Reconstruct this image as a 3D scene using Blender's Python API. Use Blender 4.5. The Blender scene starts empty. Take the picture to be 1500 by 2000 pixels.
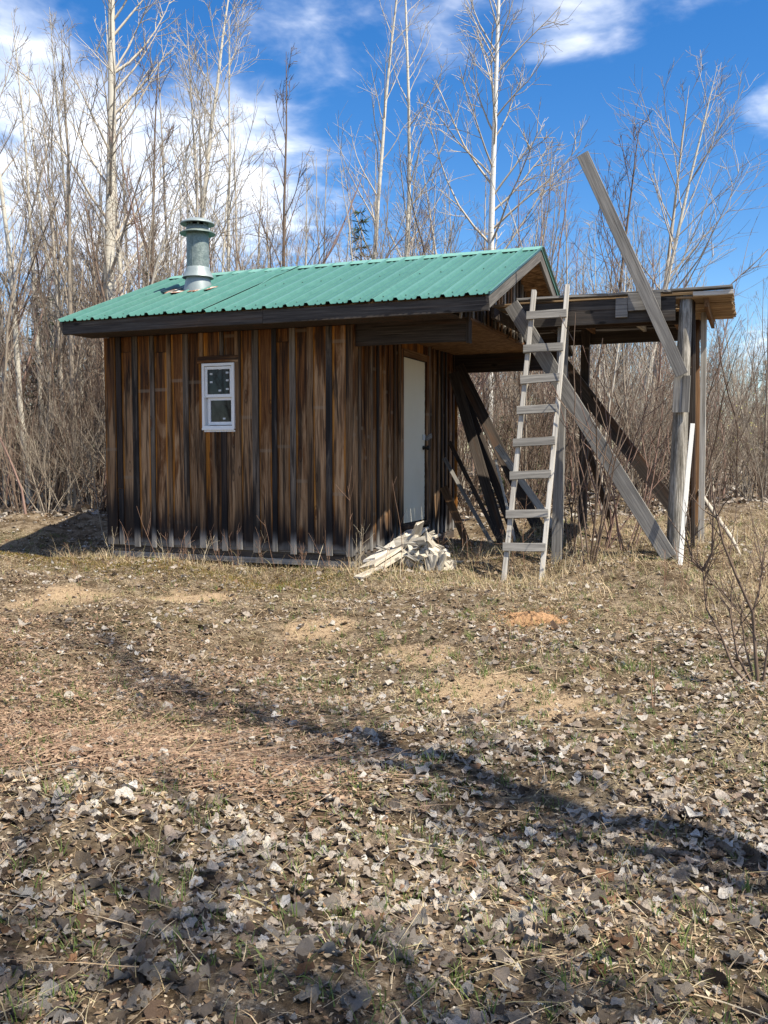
import bpy, math, random
import numpy as np
from mathutils import Vector, Matrix
random.seed(11)
rng = np.random.default_rng(11)
S = bpy.context.scene
COL = S.collection
PI = math.pi
# ------------------------------------------------------------------ camera
FPX, PITCH, YAW = 1808.25, -0.0649, 0.3758
CAM = np.array([7.042, -8.967, 1.45])
cd = bpy.data.cameras.new('camera'); cam = bpy.data.objects.new('camera', cd); COL.objects.link(cam)
cd.sensor_fit = 'HORIZONTAL'; cd.angle_x = 2 * math.atan(750 / FPX)
cd.clip_start = 0.05; cd.clip_end = 3000
cam.location = CAM; cam.rotation_euler = (PI / 2 + PITCH, 0, YAW)
S.camera = cam
# ------------------------------------------------------------------ sun, sky, exposure
SUN_EL, SUN_PHI = math.radians(55), math.radians(17)      # phi: how far in front of the hut's long wall the sun stands
sdir = Vector((math.cos(SUN_EL) * math.cos(SUN_PHI), -math.cos(SUN_EL) * math.sin(SUN_PHI), math.sin(SUN_EL)))
sl = bpy.data.lights.new('sun', 'SUN'); sl.energy = 5.0; sl.angle = math.radians(0.5); sl.color = (1.0, .925, .78)
so = bpy.data.objects.new('sun', sl); COL.objects.link(so); so.rotation_euler = sdir.to_track_quat('Z', 'Y').to_euler()
so.location = (20, -8, 30)
S.view_settings.view_transform = 'Standard'; S.view_settings.look = 'None'
S.view_settings.gamma = 1; S.view_settings.use_curve_mapping = False
S.view_settings.exposure = 0.90
S.cycles.max_bounces = 6; S.cycles.diffuse_bounces = 3; S.cycles.glossy_bounces = 3
S.cycles.use_denoising = True; S.cycles.denoiser = 'OPENIMAGEDENOISE'; S.cycles.denoising_input_passes = 'RGB_ALBEDO_NORMAL'; S.cycles.denoising_prefilter = 'ACCURATE'; S.cycles.use_adaptive_sampling = False; S.cycles.sample_clamp_indirect = 3.0

fw = np.array([-math.sin(YAW) * math.cos(PITCH), math.cos(YAW) * math.cos(PITCH), math.sin(PITCH)])
rt = np.array([math.cos(YAW), math.sin(YAW), 0.]); up = np.cross(rt, fw)
def ray(px, py): return fw + rt * (px - 750) / FPX - up * (py - 1000) / FPX


class NT:
    def __init__(s, tree): s.t = tree; s.n = tree.nodes; s.l = tree.links
    def node(s, typ, **k):
        n = s.n.new(typ)
        for a, b in k.items():
            if a == 'ins':
                for i, v in b.items():
                    if hasattr(v, 'is_linked') or isinstance(v, bpy.types.NodeSocket): s.l.new(v, n.inputs[i])
                    else: n.inputs[i].default_value = v
            else: setattr(n, a, b)
        return n
    def math(s, op, a, b=0., c=0., clamp=False):
        return s.node('ShaderNodeMath', operation=op, use_clamp=clamp, ins={0: a, 1: b, 2: c}).outputs[0]
    def mix(s, f, a, b, mode='MIX'):
        n = s.node('ShaderNodeMix', data_type='RGBA', blend_type=mode, ins={0: f})
        for i, v in ((6, a), (7, b)):
            if isinstance(v, bpy.types.NodeSocket): s.l.new(v, n.inputs[i])
            else: n.inputs[i].default_value = (*v, 1) if len(v) == 3 else v
        return n.outputs[2]
    def ramp(s, f, stops, interp='LINEAR'):
        n = s.node('ShaderNodeValToRGB', ins={0: f}); r = n.color_ramp; r.interpolation = interp
        while len(r.elements) < len(stops): r.elements.new(0.5)
        for e, (p, c) in zip(r.elements, stops):
            e.position = p; e.color = (*c, 1) if len(c) == 3 else c
        return n.outputs[0]
    def noise(s, vec, scale, detail=4, rough=.55, dist=0.):
        return s.node('ShaderNodeTexNoise', ins={'Vector': vec, 'Scale': scale, 'Detail': detail, 'Roughness': rough, 'Distortion': dist}).outputs[0]
    def vm(s, op, a, b=(0, 0, 0)):
        n = s.node('ShaderNodeVectorMath', operation=op, ins={0: a, 1: b}); return n.outputs[1] if op in ('DOT_PRODUCT', 'LENGTH', 'DISTANCE') else n.outputs[0]
    def sm(s, v, a, b):
        return s.node('ShaderNodeMapRange', interpolation_type='SMOOTHSTEP', ins={0: v, 1: a, 2: b, 3: 0., 4: 1.}).outputs[0]


W = bpy.data.worlds.new('World'); S.world = W; W.use_nodes = True
N = NT(W.node_tree); N.n.clear()
sky = N.node('ShaderNodeTexSky', sky_type='NISHITA', sun_disc=False, sun_elevation=SUN_EL, sun_rotation=PI / 2 + SUN_PHI,
             altitude=150, air_density=1.0, dust_density=.35, ozone_density=2.2)
hs = N.node('ShaderNodeHueSaturation', ins={'Hue': .507, 'Saturation': 1.40, 'Value': .90, 'Color': sky.outputs[0]})
D = N.node('ShaderNodeTexCoord').outputs['Generated']
zc = N.math('MAXIMUM', N.node('ShaderNodeSeparateXYZ', ins={0: D}).outputs[2], .03)
proj = N.vm('DIVIDE', D, N.node('ShaderNodeCombineXYZ', ins={0: N.math('ADD', zc, .12), 1: N.math('ADD', zc, .12), 2: 1.0}).outputs[0])
n1 = N.noise(proj, 2.1, 7, .6, .35)
n2 = N.noise(proj, 6.5, 4, .55, .35)
field = N.math('ADD', N.math('MULTIPLY', n1, .80), N.math('MULTIPLY', n2, .30))
bias = None
# the clouds of the day: direction, angular radius, strength
for px, py, r, k in ((10, 120, .06, .15), (60, 190, .06, .13), (200, 330, .12, .20), (420, 300, .10, .16), (330, 430, .11, .19), (560, 350, .08, .14), (690, 380, .06, .06), (60, 420, .11, .12),
                     (560, 20, .05, .14), (625, 90, .035, .13), (720, 60, .05, .06), (870, 20, .06, .13), (1010, -5, .06, .13), (1110, 50, .05, .11), (1200, 25, .07, .11), (1330, 0, .06, .15), (850, 120, .04, .07),
                     (1490, 212, .038, .34), (1485, 665, .03, .26), (1100, 60, .05, .08),
                     (250, 80, .07, -.16), (640, 230, .08, -.12), (1200, 300, .17, -.22), (1380, 400, .12, -.2), (1000, 300, .10, -.1), (1300, 130, .05, -.12)):
    d = ray(px, py); d = d / np.linalg.norm(d)
    dist = N.vm('DISTANCE', D, tuple(d))
    g = N.math('MULTIPLY', N.math('SUBTRACT', 1.0, N.sm(dist, 0.0, r * 1.7)), k)
    bias = g if bias is None else N.math('ADD', bias, g)
fdot = N.vm('DOT_PRODUCT', D, tuple(ray(750, 500) / np.linalg.norm(ray(750, 500))))
bias = N.math('ADD', bias, N.math('MULTIPLY', N.math('SUBTRACT', 1.0, N.sm(fdot, .72, .88)), .11))   # unseen broken cloud added outside the frame to whiten the shade light
cov = N.sm(N.math('ADD', field, bias), .55, .95)
cov = N.math('MULTIPLY', cov, .90)
ccol = N.mix(N.sm(n2, .35, .7), (4.9, 5.5, 6.6), (7.8, 7.9, 8.2))
skyc = N.mix(cov, hs.outputs[0], ccol)
bg = N.node('ShaderNodeBackground', ins={0: skyc, 1: 0.108})
out = N.node('ShaderNodeOutputWorld', ins={0: bg.outputs[0]})


# ------------------------------------------------------------------ terrain
def sstep(a, b, x):
    t = np.clip((np.asarray(x, float) - a) / (b - a), 0, 1); return t * t * (3 - 2 * t)
_w = [(rng.uniform(0, 2 * PI), rng.uniform(0, 2 * PI)) for _ in range(24)]
def bumps(x, y):
    s = 0
    for i, (a, p) in enumerate(_w):
        f = .5 * 1.28 ** (i % 12)
        s = s + np.sin(f * (x * math.cos(a) + y * math.sin(a)) * 2 + p) * .022 / f ** .75
    return s
def G(x, y):
    x = np.asarray(x, float); y = np.asarray(y, float)
    z = .10 + .10 * sstep(-4.5, -.6, y)
    z = z + .075 * sstep(3.9, 5.0, x) * sstep(-2.0, .2, y)
    yy = np.maximum(y, 0)
    z = z + np.minimum(.065 * yy, .26) + np.clip((yy - 4) * .022, 0, .42)
    z = z + .05 * np.exp(-((y + .95) / .35) ** 2) * sstep(3.4, 1.5, x)
    inside = sstep(-.3, 0, x) * sstep(4.6, 4.2, x) * sstep(-.4, 0, y) * sstep(4.2, 3.6, y)
    z = z - (z - .17) * inside * sstep(.0, .3, z - .17) * .8
    return z + bumps(x, y) * (1 - .7 * inside)
def Gs(x, y): return float(G(x, y))
def gp(px, py, z=None):
    d = ray(px, py); zz = .2 if z is None else z
    for _ in range(8):
        p = CAM + d * (zz - CAM[2]) / d[2]
        if z is not None: break
        zz = .5 * zz + .5 * Gs(p[0], p[1])
    return p
def yp(px, py, Y): d = ray(px, py); return CAM + d * (Y - CAM[1]) / d[1]
def at(px, depth):
    d = ray(px, 1000); p = CAM + d * depth / (d @ fw); return float(p[0]), float(p[1])


# ------------------------------------------------------------------ helpers
def mesh_np(name, V, F, mat=None, attr=None, smooth=False):
    """F: (n,3) or (n,4) index array, or a list of such arrays"""
    V = np.asarray(V, np.float32); Fs = F if isinstance(F, list) else [F]
    Fs = [np.asarray(f, np.int32) for f in Fs if len(f)]
    me = bpy.data.meshes.new(name)
    me.vertices.add(len(V)); me.vertices.foreach_set('co', V.ravel())
    tot = np.concatenate([np.full(len(f), f.shape[1], np.int32) for f in Fs])
    idx = np.concatenate([f.ravel() for f in Fs])
    me.loops.add(len(idx)); me.loops.foreach_set('vertex_index', idx)
    me.polygons.add(len(tot)); st = np.zeros(len(tot), np.int32); st[1:] = np.cumsum(tot)[:-1]
    me.polygons.foreach_set('loop_start', st); me.polygons.foreach_set('loop_total', tot)
    me.polygons.foreach_set('use_smooth', np.full(len(tot), smooth))
    if attr is not None:
        a = me.attributes.new('rnd', 'FLOAT', 'POINT'); a.data.foreach_set('value', np.asarray(attr, np.float32))
    me.update(calc_edges=True)
    if mat: me.materials.append(mat)
    return me
def link(name, me, parent=None, loc=None, M=None):
    o = bpy.data.objects.new(name, me); COL.objects.link(o)
    if parent: o.parent = parent
    if M is not None: o.matrix_basis = M
    if loc is not None: o.location = loc
    return o
def thing(name, label, cat, loc=(0, 0, 0), group=None):
    o = bpy.data.objects.new(name, None); COL.objects.link(o); o.location = loc; o.empty_display_size = .1
    o['label'] = label; o['category'] = cat
    if group: o['group'] = group
    return o
def tag(o, label, cat, group=None):
    o['label'] = label; o['category'] = cat
    if group: o['group'] = group
    return o
def kind(o, k): o['kind'] = k; return o

def plank_mesh(name, L, w, t, mat, seg=3, warp=.004, jit=.0015, ch=.003, skew=0.0, rough_end=0.0):
    """a sawn plank along local Z from 0 to L, w wide in X, t thick in Y, chamfered, slightly bowed, ends a little off square"""
    r = random.Random(hash((name, round(L, 3), round(w, 3), random.random())))
    ch = min(ch, w * .2, t * .3)
    prof = [(-w/2 + ch, -t/2), (w/2 - ch, -t/2), (w/2, -t/2 + ch), (w/2, t/2 - ch), (w/2 - ch, t/2), (-w/2 + ch, t/2), (-w/2, t/2 - ch), (-w/2, -t/2 + ch)]
    bx, by = r.uniform(-warp, warp), r.uniform(-warp, warp)
    V = []; F4 = []
    for i in range(seg + 1):
        u = i / seg; b = 4 * u * (1 - u)
        for k, (x, y) in enumerate(prof):
            z = u * L
            if i in (0, seg): z += skew * x * (1 if i else -1) + r.uniform(-1, 1) * rough_end
            V.append((x + bx * b + r.uniform(-jit, jit), y + by * b + r.uniform(-jit, jit) * .5, z))
    for i in range(seg):
        for k in range(8):
            a = i * 8 + k; b_ = i * 8 + (k + 1) % 8
            F4.append((a, b_, b_ + 8, a + 8))
    me = bpy.data.meshes.new(name)
    n = seg * 8
    me.from_pydata(V, [], F4 + [tuple(range(7, -1, -1)), tuple(range(n, n + 8))])
    me.materials.append(mat); me.update()
    return me
def frame(p0, p1, wdir):
    """matrix whose Z runs p0->p1 and X is as near wdir as can be"""
    z = (Vector(p1) - Vector(p0)).normalized(); x = Vector(wdir); x = (x - z * x.dot(z)).normalized(); y = z.cross(x)
    M = Matrix((x, y, z)).transposed().to_4x4(); M.translation = Vector(p0); return M
def plank(name, p0, p1, w, t, wdir, mat, parent=None, **k):
    off = Vector(parent.location) if parent else Vector((0, 0, 0))
    L = (Vector(p1) - Vector(p0)).length
    me = plank_mesh(name, L, w, t, mat, **k)
    M = frame(Vector(p0) - off, Vector(p1) - off, wdir)
    return link(name, me, parent, M=M)

def lathe(prof, k=28, closed=False):
    V = []; F = []
    for r_, z in prof:
        for i in range(k): V.append((r_ * math.cos(2 * PI * i / k), r_ * math.sin(2 * PI * i / k), z))
    for j in range(len(prof) - 1):
        for i in range(k):
            a = j * k + i; b = j * k + (i + 1) % k
            F.append((a, b, b + k, a + k))
    return np.array(V), np.array(F)

# ------------------------------------------------------------------ materials
def newmat(name):
    m = bpy.data.materials.new(name); m.use_nodes = True
    n = NT(m.node_tree); n.n.clear()
    b = n.node('ShaderNodeBsdfPrincipled'); n.node('ShaderNodeOutputMaterial', ins={0: b.outputs[0]})
    return m, n, b
def setc(n, b, col, rough=.8, spec=.3, metal=0., bump=None, bs=.3, bd=.01):
    for i, v in (('Base Color', col), ('Roughness', rough), ('Specular IOR Level', spec), ('Metallic', metal)):
        if isinstance(v, bpy.types.NodeSocket): n.l.new(v, b.inputs[i])
        else: b.inputs[i].default_value = (*v, 1) if i == 'Base Color' else v
    if bump is not None:
        bn = n.node('ShaderNodeBump', ins={'Strength': bs, 'Distance': bd, 'Height': bump}); n.l.new(bn.outputs[0], b.inputs['Normal'])
def objcoords(n):
    tc = n.node('ShaderNodeTexCoord').outputs['Object']; ri = n.node('ShaderNodeObjectInfo').outputs['Random']
    off = n.node('ShaderNodeCombineXYZ', ins={0: n.math('MULTIPLY', ri, 37.3), 1: n.math('MULTIPLY', ri, 91.7), 2: n.math('MULTIPLY', ri, 53.1)}).outputs[0]
    return tc, n.vm('ADD', tc, off), ri
def stretch(n, v, sx, sy, sz): return n.vm('MULTIPLY', v, (sx, sy, sz))

def wood(name, dark, mid, light, rough=.85, var=.35, knots=True, stain=0.3, tint=None):
    m, n, b = newmat(name)
    tc, v, ri = objcoords(n)
    g1 = n.noise(stretch(n, v, 55, 55, 1.6), 1.0, 5, .65, .25)
    g2 = n.noise(stretch(n, v, 160, 160, 5.0), 1.0, 3, .6)
    big = n.noise(stretch(n, v, 7, 7, 1.3), 1.0, 4, .6, .4)
    col = n.ramp(n.math('ADD', n.math('MULTIPLY', g1, .75), n.math('MULTIPLY', g2, .25)), [(.30, dark), (.5, mid), (.70, light)])
    col = n.mix(n.math('MULTIPLY', n.sm(big, .45, .75), stain), col, tuple(c * .35 for c in dark))
    if tint: col = n.mix(n.math('MULTIPLY', n.sm(n.noise(stretch(n, v, 11, 11, .8), 1.0, 3), .5, .72), tint[3]), col, tint[:3])
    crack = n.sm(n.noise(stretch(n, v, 90, 90, 1.1), 1.0, 2, .5, .1), .66, .72)
    col = n.mix(n.math('MULTIPLY', crack, .75), col, tuple(c * .25 for c in dark))
    if knots:
        vor = n.node('ShaderNodeTexVoronoi', ins={'Vector': stretch(n, v, 9, 9, 3.2), 'Scale': 1.0})
        kn = n.math('SUBTRACT', 1., n.sm(vor.outputs['Distance'], .10, .19))
        sel = n.math('GREATER_THAN', n.node('ShaderNodeSeparateColor', ins={0: vor.outputs['Color']}).outputs[0], .72)
        col = n.mix(n.math('MULTIPLY', n.math('MULTIPLY', kn, sel), .8), col, tuple(c * .4 for c in dark))
    val = n.math('ADD', 1 - var / 2, n.math('MULTIPLY', ri, var))
    col = n.node('ShaderNodeHueSaturation', ins={'Value': val, 'Color': col}).outputs[0]
    setc(n, b, col, rough, .2, bump=n.math('SUBTRACT', g1, n.math('MULTIPLY', crack, .6)), bs=.5, bd=.004)
    return m
def siding(name, batten=False):
    """board siding: orange where the edge was covered, grey-tan in the open, black mildew splashed along the foot"""
    m, n, b = newmat(name)
    tc, v, ri = objcoords(n)
    r2 = n.math('FRACT', n.math('MULTIPLY', ri, 7.31)); r3 = n.math('FRACT', n.math('MULTIPLY', ri, 23.7))
    pz = n.node('ShaderNodeSeparateXYZ', ins={0: n.node('ShaderNodeNewGeometry').outputs['Position']}).outputs[2]
    lx = n.math('ABSOLUTE', n.node('ShaderNodeSeparateXYZ', ins={0: tc}).outputs[0])
    g1 = n.noise(stretch(n, v, 26, 26, 1.3), 1.0, 6, .70, .5)
    g2 = n.noise(stretch(n, v, 120, 120, 5), 1.0, 4, .65)
    big = n.noise(stretch(n, v, 7, 7, 1.5), 1.0, 5, .6, .8)
    g = n.math('ADD', n.math('MULTIPLY', g1, .7), n.math('MULTIPLY', g2, .3))
    if batten:
        base = n.ramp(g, [(.3, (.045, .036, .028)), (.5, (.16, .125, .095)), (.72, (.35, .285, .225))])
        warm = n.ramp(g, [(.3, (.06, .030, .014)), (.5, (.22, .125, .062)), (.72, (.42, .28, .17))])
        col = n.mix(n.sm(n.math('ADD', r2, n.math('MULTIPLY', big, .6)), .75, .95), base, warm)
        col = n.mix(n.math('MULTIPLY', n.sm(n.math('ADD', r3, n.math('MULTIPLY', big, .7)), 1.06, 1.25), .8), col, (.018, .019, .024))
    else:
        tan = n.ramp(g, [(.30, (.05, .026, .011)), (.42, (.23, .120, .055)), (.54, (.44, .265, .140)), (.70, (.64, .44, .265))])
        red = n.ramp(g, [(.30, (.022, .009, .003)), (.48, (.15, .058, .018)), (.70, (.38, .175, .060))])
        hh = n.math('ADD', n.math('MULTIPLY', n.sm(pz, 2.75, 1.35), .62), n.math('ADD', n.math('MULTIPLY', n.math('SUBTRACT', big, .5), 1.5), n.math('MULTIPLY', n.math('SUBTRACT', r2, .5), .55)))
        col = n.mix(n.sm(hh, .22, .5), red, tan)
        edge = n.sm(n.math('ADD', lx, n.math('MULTIPLY', n.math('SUBTRACT', n.noise(stretch(n, v, 6, 6, 1.1), 1.0, 3), .5), .06)), .054, .068)
        col = n.mix(n.math('MULTIPLY', edge, .85), col, n.ramp(g, [(.3, (.18, .055, .006)), (.5, (.52, .20, .028)), (.7, (.66, .32, .07))]))
    st = n.sm(n.noise(stretch(n, v, 20, 20, .9), 1.0, 4, .6, .5), .47, .62)
    col = n.mix(n.math('MULTIPLY', st, .82), col, (.016, .012, .010))
    crack = n.sm(n.noise(stretch(n, v, 90, 90, .9), 1.0, 2, .5, .1), .65, .71)
    col = n.mix(n.math('MULTIPLY', crack, .8), col, (.012, .009, .011))
    vor = n.node('ShaderNodeTexVoronoi', ins={'Vector': stretch(n, v, 8, 8, 2.6), 'Scale': 1.0})
    sel = n.math('GREATER_THAN', n.node('ShaderNodeSeparateColor', ins={0: vor.outputs['Color']}).outputs[0], .75)
    kn = n.math('MULTIPLY', n.math('SUBTRACT', 1., n.sm(vor.outputs['Distance'], .11, .17)), sel)
    ring = n.math('MULTIPLY', n.math('SUBTRACT', 1., n.sm(n.math('ABSOLUTE', n.math('SUBTRACT', vor.outputs['Distance'], .2)), .0, .05)), sel)
    col = n.mix(n.math('MULTIPLY', kn, .8), col, (.09, .035, .012)); col = n.mix(n.math('MULTIPLY', ring, .55), col, (.02, .012, .008))
    # pale saw-mark band across the board where a strip was nailed once
    lz = n.node('ShaderNodeSeparateXYZ', ins={0: tc}).outputs[2]
    band = n.math('SUBTRACT', 1., n.sm(n.math('ABSOLUTE', n.math('SUBTRACT', n.math('FRACT', n.math('ADD', n.math('MULTIPLY', lz, .62), n.math('MULTIPLY', r3, 3.1))), .5)), .006, .016))
    col = n.mix(n.math('MULTIPLY', band, .0 if batten else .34), col, (.36, .29, .21))
    # mildew stain
    mz = n.math('ADD', pz, n.math('MULTIPLY', n.math('SUBTRACT', n.noise(stretch(n, v, 26, 26, .8), 1.0, 4, .6), .5), -1.15))
    mz = n.math('ADD', mz, n.math('MULTIPLY', n.math('SUBTRACT', r3, .5), -.38))
    mil = n.math('SUBTRACT', 1., n.sm(mz, .58, 1.0))
    col = n.mix(n.math('MULTIPLY', mil, .93), col, (.013, .012, .014))
    foot = n.math('SUBTRACT', 1., n.sm(n.math('ADD', pz, n.math('MULTIPLY', n.math('SUBTRACT', big, .5), .12)), .44 if batten else .40, .60 if batten else .47))
    col = n.mix(n.math('MULTIPLY', foot, .9 if batten else .6), col, n.ramp(g1, [(.3, (.12, .115, .11)), (.7, (.36, .34, .32))]))
    val = n.math('ADD', .56, n.math('MULTIPLY', ri, .42))
    col = n.node('ShaderNodeHueSaturation', ins={'Value': val, 'Saturation': 1.0, 'Color': col}).outputs[0]
    setc(n, b, col, .8, .2, bump=n.math('SUBTRACT', g1, n.math('MULTIPLY', crack, .6)), bs=.5, bd=.004)
    return m
def plain(name, c, rough=.6, spec=.4, metal=0., var=.12, scale=20, bump=0.0):
    m, n, b = newmat(name)
    tc, v, ri = objcoords(n)
    k = n.noise(v, scale, 5, .6)
    col = n.mix(k, tuple(x * (1 - var) for x in c), tuple(min(1, x * (1 + var)) for x in c))
    setc(n, b, col, rough, spec, metal, bump=k if bump else None, bs=bump, bd=.004)
    return m
def ramp_mat(name, stops, rough=.75, spec=.25, transl=0., noise_amt=.25, scale=40):
    """colour picked per piece: vertex attribute rnd plus the object's own random number"""
    m, n, b = newmat(name)
    a = n.node('ShaderNodeAttribute', attribute_name='rnd').outputs['Fac']
    tc, v, ri = objcoords(n)
    f = n.math('FRACT', n.math('ADD', a, ri))
    col = n.ramp(f, stops)
    k = n.noise(tc, scale, 3, .6)
    col = n.mix(n.math('MULTIPLY', n.sm(k, .35, .75), noise_amt), col, (.05, .038, .03))
    bp = n.noise(tc, 85, 3, .6, .8) if name == 'dead_leaf' else None
    if bp is not None:
        if True: col = n.mix(n.math('MULTIPLY', n.sm(n.noise(tc, 130, 3, .7), .52, .70), .20), col, (.10, .07, .05))
    setc(n, b, col, rough, spec, bump=bp, bs=.9, bd=.012)
    if transl:
        t = n.node('ShaderNodeBsdfTranslucent', ins={0: col}); mx = n.node('ShaderNodeMixShader', ins={0: transl, 1: b.outputs[0], 2: t.outputs[0]})
        o = [x for x in n.n if x.bl_idname == 'ShaderNodeOutputMaterial'][0]; n.l.new(mx.outputs[0], o.inputs[0])
    return m

M_GREY = wood('weathered_grey_wood', (.085, .079, .072), (.215, .203, .187), (.36, .34, .31))
M_GREYL = wood('bleached_grey_wood', (.20, .18, .155), (.46, .43, .385), (.64, .61, .56), stain=.15)
M_DARK = wood('dark_stained_wood', (.018, .015, .013), (.048, .038, .032), (.10, .082, .068), tint=(.12, .055, .025, .5))
M_FASC = wood('fascia_wood', (.022, .020, .019), (.062, .054, .048), (.14, .125, .11), tint=(.10, .06, .035, .4), knots=True)
M_RAKE = wood('rake_wood', (.045, .041, .037), (.115, .105, .095), (.21, .195, .175))
M_BROWN = wood('brown_wood', (.05, .026, .012), (.16, .085, .04), (.30, .18, .095), tint=(.05, .03, .02, .5))
M_PALE = wood('pale_bare_wood', (.22, .185, .14), (.44, .395, .325), (.63, .59, .51), stain=.35, knots=True)
M_WHITE = plain('white_painted_pole', (.82, .80, .74), .6, .3, var=.06)
M_SIDE = siding('siding_boards'); M_BATT = siding('siding_battens', True)
M_DECKU = wood('deck_wood', (.10, .06, .035), (.32, .22, .13), (.52, .40, .26), tint=(.06, .035, .02, .5))
M_VINYL = plain('white_vinyl', (.76, .76, .75), .35, .4, var=.04)
M_STICK = plain('sticker_paper', (.55, .57, .57), .5, .3, var=.1)
M_BLOCK = plain('concrete_block', (.33, .315, .28), .95, .1, var=.35, scale=60, bump=.5)
M_GALV = None
def galv():
    m, n, b = newmat('galvanised_steel')
    tc, v, ri = objcoords(n)
    vor = n.node('ShaderNodeTexVoronoi', ins={'Vector': v, 'Scale': 55.}).outputs['Color']
    s = n.node('ShaderNodeSeparateColor', ins={0: vor}).outputs[0]
    col = n.mix(s, (.13, .165, .155), (.22, .265, .25))
    col = n.mix(n.math('MULTIPLY', n.sm(n.noise(v, 9, 5, .65), .45, .7), .4), col, (.33, .36, .35))
    setc(n, b, col, n.math('ADD', .42, n.math('MULTIPLY', s, .18)), .5, .35, bump=s, bs=.05)
    return m
M_GALV = galv()
def zincwhite():
    m, n, b = newmat('new_zinc')
    tc, v, ri = objcoords(n)
    col = n.mix(n.noise(v, 25, 5, .65), (.20, .24, .24), (.33, .375, .375)); setc(n, b, col, .45, .5, .25); return m
M_ZINC = zincwhite()
def roofmat():
    m, n, b = newmat('green_roof_steel')
    tc, v, ri = objcoords(n)
    f = n.noise(stretch(n, v, 1.2, 6, 1.0), 1.6, 6, .65, .4)
    d = n.noise(v, 30, 5, .7)
    col = n.mix(n.sm(f, .25, .8), (.044, .145, .115), (.058, .178, .143))
    col = n.mix(n.math('MULTIPLY', n.sm(d, .45, .8), .10), col, (.12, .30, .25))
    col = n.mix(n.math('MULTIPLY', n.sm(n.noise(stretch(n, v, 10, 1.3, 1), 1.0, 4, .7), .62, .75), .30), col, (.09, .12, .09))
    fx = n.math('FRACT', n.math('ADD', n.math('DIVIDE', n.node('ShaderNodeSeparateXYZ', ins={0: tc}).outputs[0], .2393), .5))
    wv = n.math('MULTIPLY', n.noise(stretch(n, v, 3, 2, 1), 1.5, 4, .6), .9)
    rib_shade = n.math('MULTIPLY', n.sm(fx, .22, .37), n.math('SUBTRACT', 1., n.sm(fx, .42, .45)))          # shade beside the ribs, painted in as dark bands
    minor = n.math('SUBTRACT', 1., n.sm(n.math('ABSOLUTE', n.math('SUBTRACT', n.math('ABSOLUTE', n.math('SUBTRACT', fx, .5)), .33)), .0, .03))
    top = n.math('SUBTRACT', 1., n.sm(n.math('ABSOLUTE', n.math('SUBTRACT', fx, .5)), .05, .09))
    col = n.mix(n.math('MULTIPLY', rib_shade, n.math('ADD', .35, wv)), col, (.022, .060, .048))
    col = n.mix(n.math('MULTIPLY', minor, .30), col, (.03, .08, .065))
    col = n.mix(n.math('MULTIPLY', top, .35), col, (.13, .30, .25))  # highlight lines painted along the rib tops
    val = n.math('ADD', .93, n.math('MULTIPLY', ri, .14))
    col = n.node('ShaderNodeHueSaturation', ins={'Value': val, 'Saturation': .93, 'Color': col}).outputs[0]
    setc(n, b, col, n.math('ADD', .30, n.math('MULTIPLY', f, .2)), .45, .0, bump=f, bs=.03)
    return m
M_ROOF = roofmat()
M_CAP = plain('ridge_cap_green', (.16, .34, .28), .4, .5, var=.15)
M_BLK = plain('black_rubber_gap', (.012, .012, .012), .7, .2)
def rusty():
    m, n, b = newmat('rusty_flashing')
    tc, v, ri = objcoords(n)
    f = n.noise(v, 14, 5, .6)
    setc(n, b, n.ramp(f, [(.35, (.20, .085, .05)), (.5, (.30, .16, .10)), (.6, (.68, .66, .60))]), .7, .3); return m
M_RUST = rusty()
def osb():
    m, n, b = newmat('strand_board')
    tc = n.node('ShaderNodeTexCoord').outputs['Object']
    f = n.noise(stretch(n, tc, 30, 90, 30), 1.0, 5, .7, 1.0)
    vor = n.node('ShaderNodeTexVoronoi', ins={'Vector': stretch(n, tc, 18, 50, 18), 'Scale': 1.0}).outputs['Color']
    s = n.node('ShaderNodeSeparateColor', ins={0: vor}).outputs[0]
    col = n.ramp(n.math('ADD', n.math('MULTIPLY', f, .6), n.math('MULTIPLY', s, .4)), [(.25, (.07, .036, .016)), (.5, (.19, .11, .05)), (.75, (.34, .21, .11))])
    setc(n, b, col, .8, .2, bump=f, bs=.2); return m
M_OSB = osb()
def glass():
    m, n, b = newmat('window_glass')
    setc(n, b, (.006, .008, .010), .03, .4); b.inputs['IOR'].default_value = 1.5
    return m
M_GLASS = glass()
def doormat():
    m, n, b = newmat('white_door_paint')
    tc, v, ri = objcoords(n)
    e = n.noise(tc, 22, 5, .7)
    s = n.node('ShaderNodeSeparateXYZ', ins={0: tc})
    ex = n.sm(n.math('ADD', n.math('ABSOLUTE', s.outputs[0]), n.math('MULTIPLY', n.math('SUBTRACT', e, .5), .09)), .393, .405)
    col = n.mix(n.noise(v, 3, 4), (.66, .61, .48), (.76, .71, .58))
    col = n.mix(n.math('MULTIPLY', ex, .9), col, (.12, .10, .08))
    col = n.mix(n.math('MULTIPLY', n.sm(n.noise(stretch(n, v, 14, 14, 5), 1.0, 6, .7), .66, .74), .5), col, (.28, .25, .21))
    setc(n, b, col, .6, .3); return m
M_DOOR = doormat()
def logmat():
    m, n, b = newmat('peeled_log')
    tc, v, ri = objcoords(n)
    g = n.noise(stretch(n, v, 42, 42, 2.2), 1.0, 5, .7, .4)
    c = n.noise(stretch(n, v, 90, 90, 9), 1.0, 3, .7)
    col = n.ramp(n.math('ADD', n.math('MULTIPLY', g, .6), n.math('MULTIPLY', c, .4)), [(.33, (.045, .038, .03)), (.48, (.19, .175, .15)), (.60, (.42, .39, .345))])
    setc(n, b, col, .9, .15, bump=g, bs=.7, bd=.012); return m
M_LOG = logmat()
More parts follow.
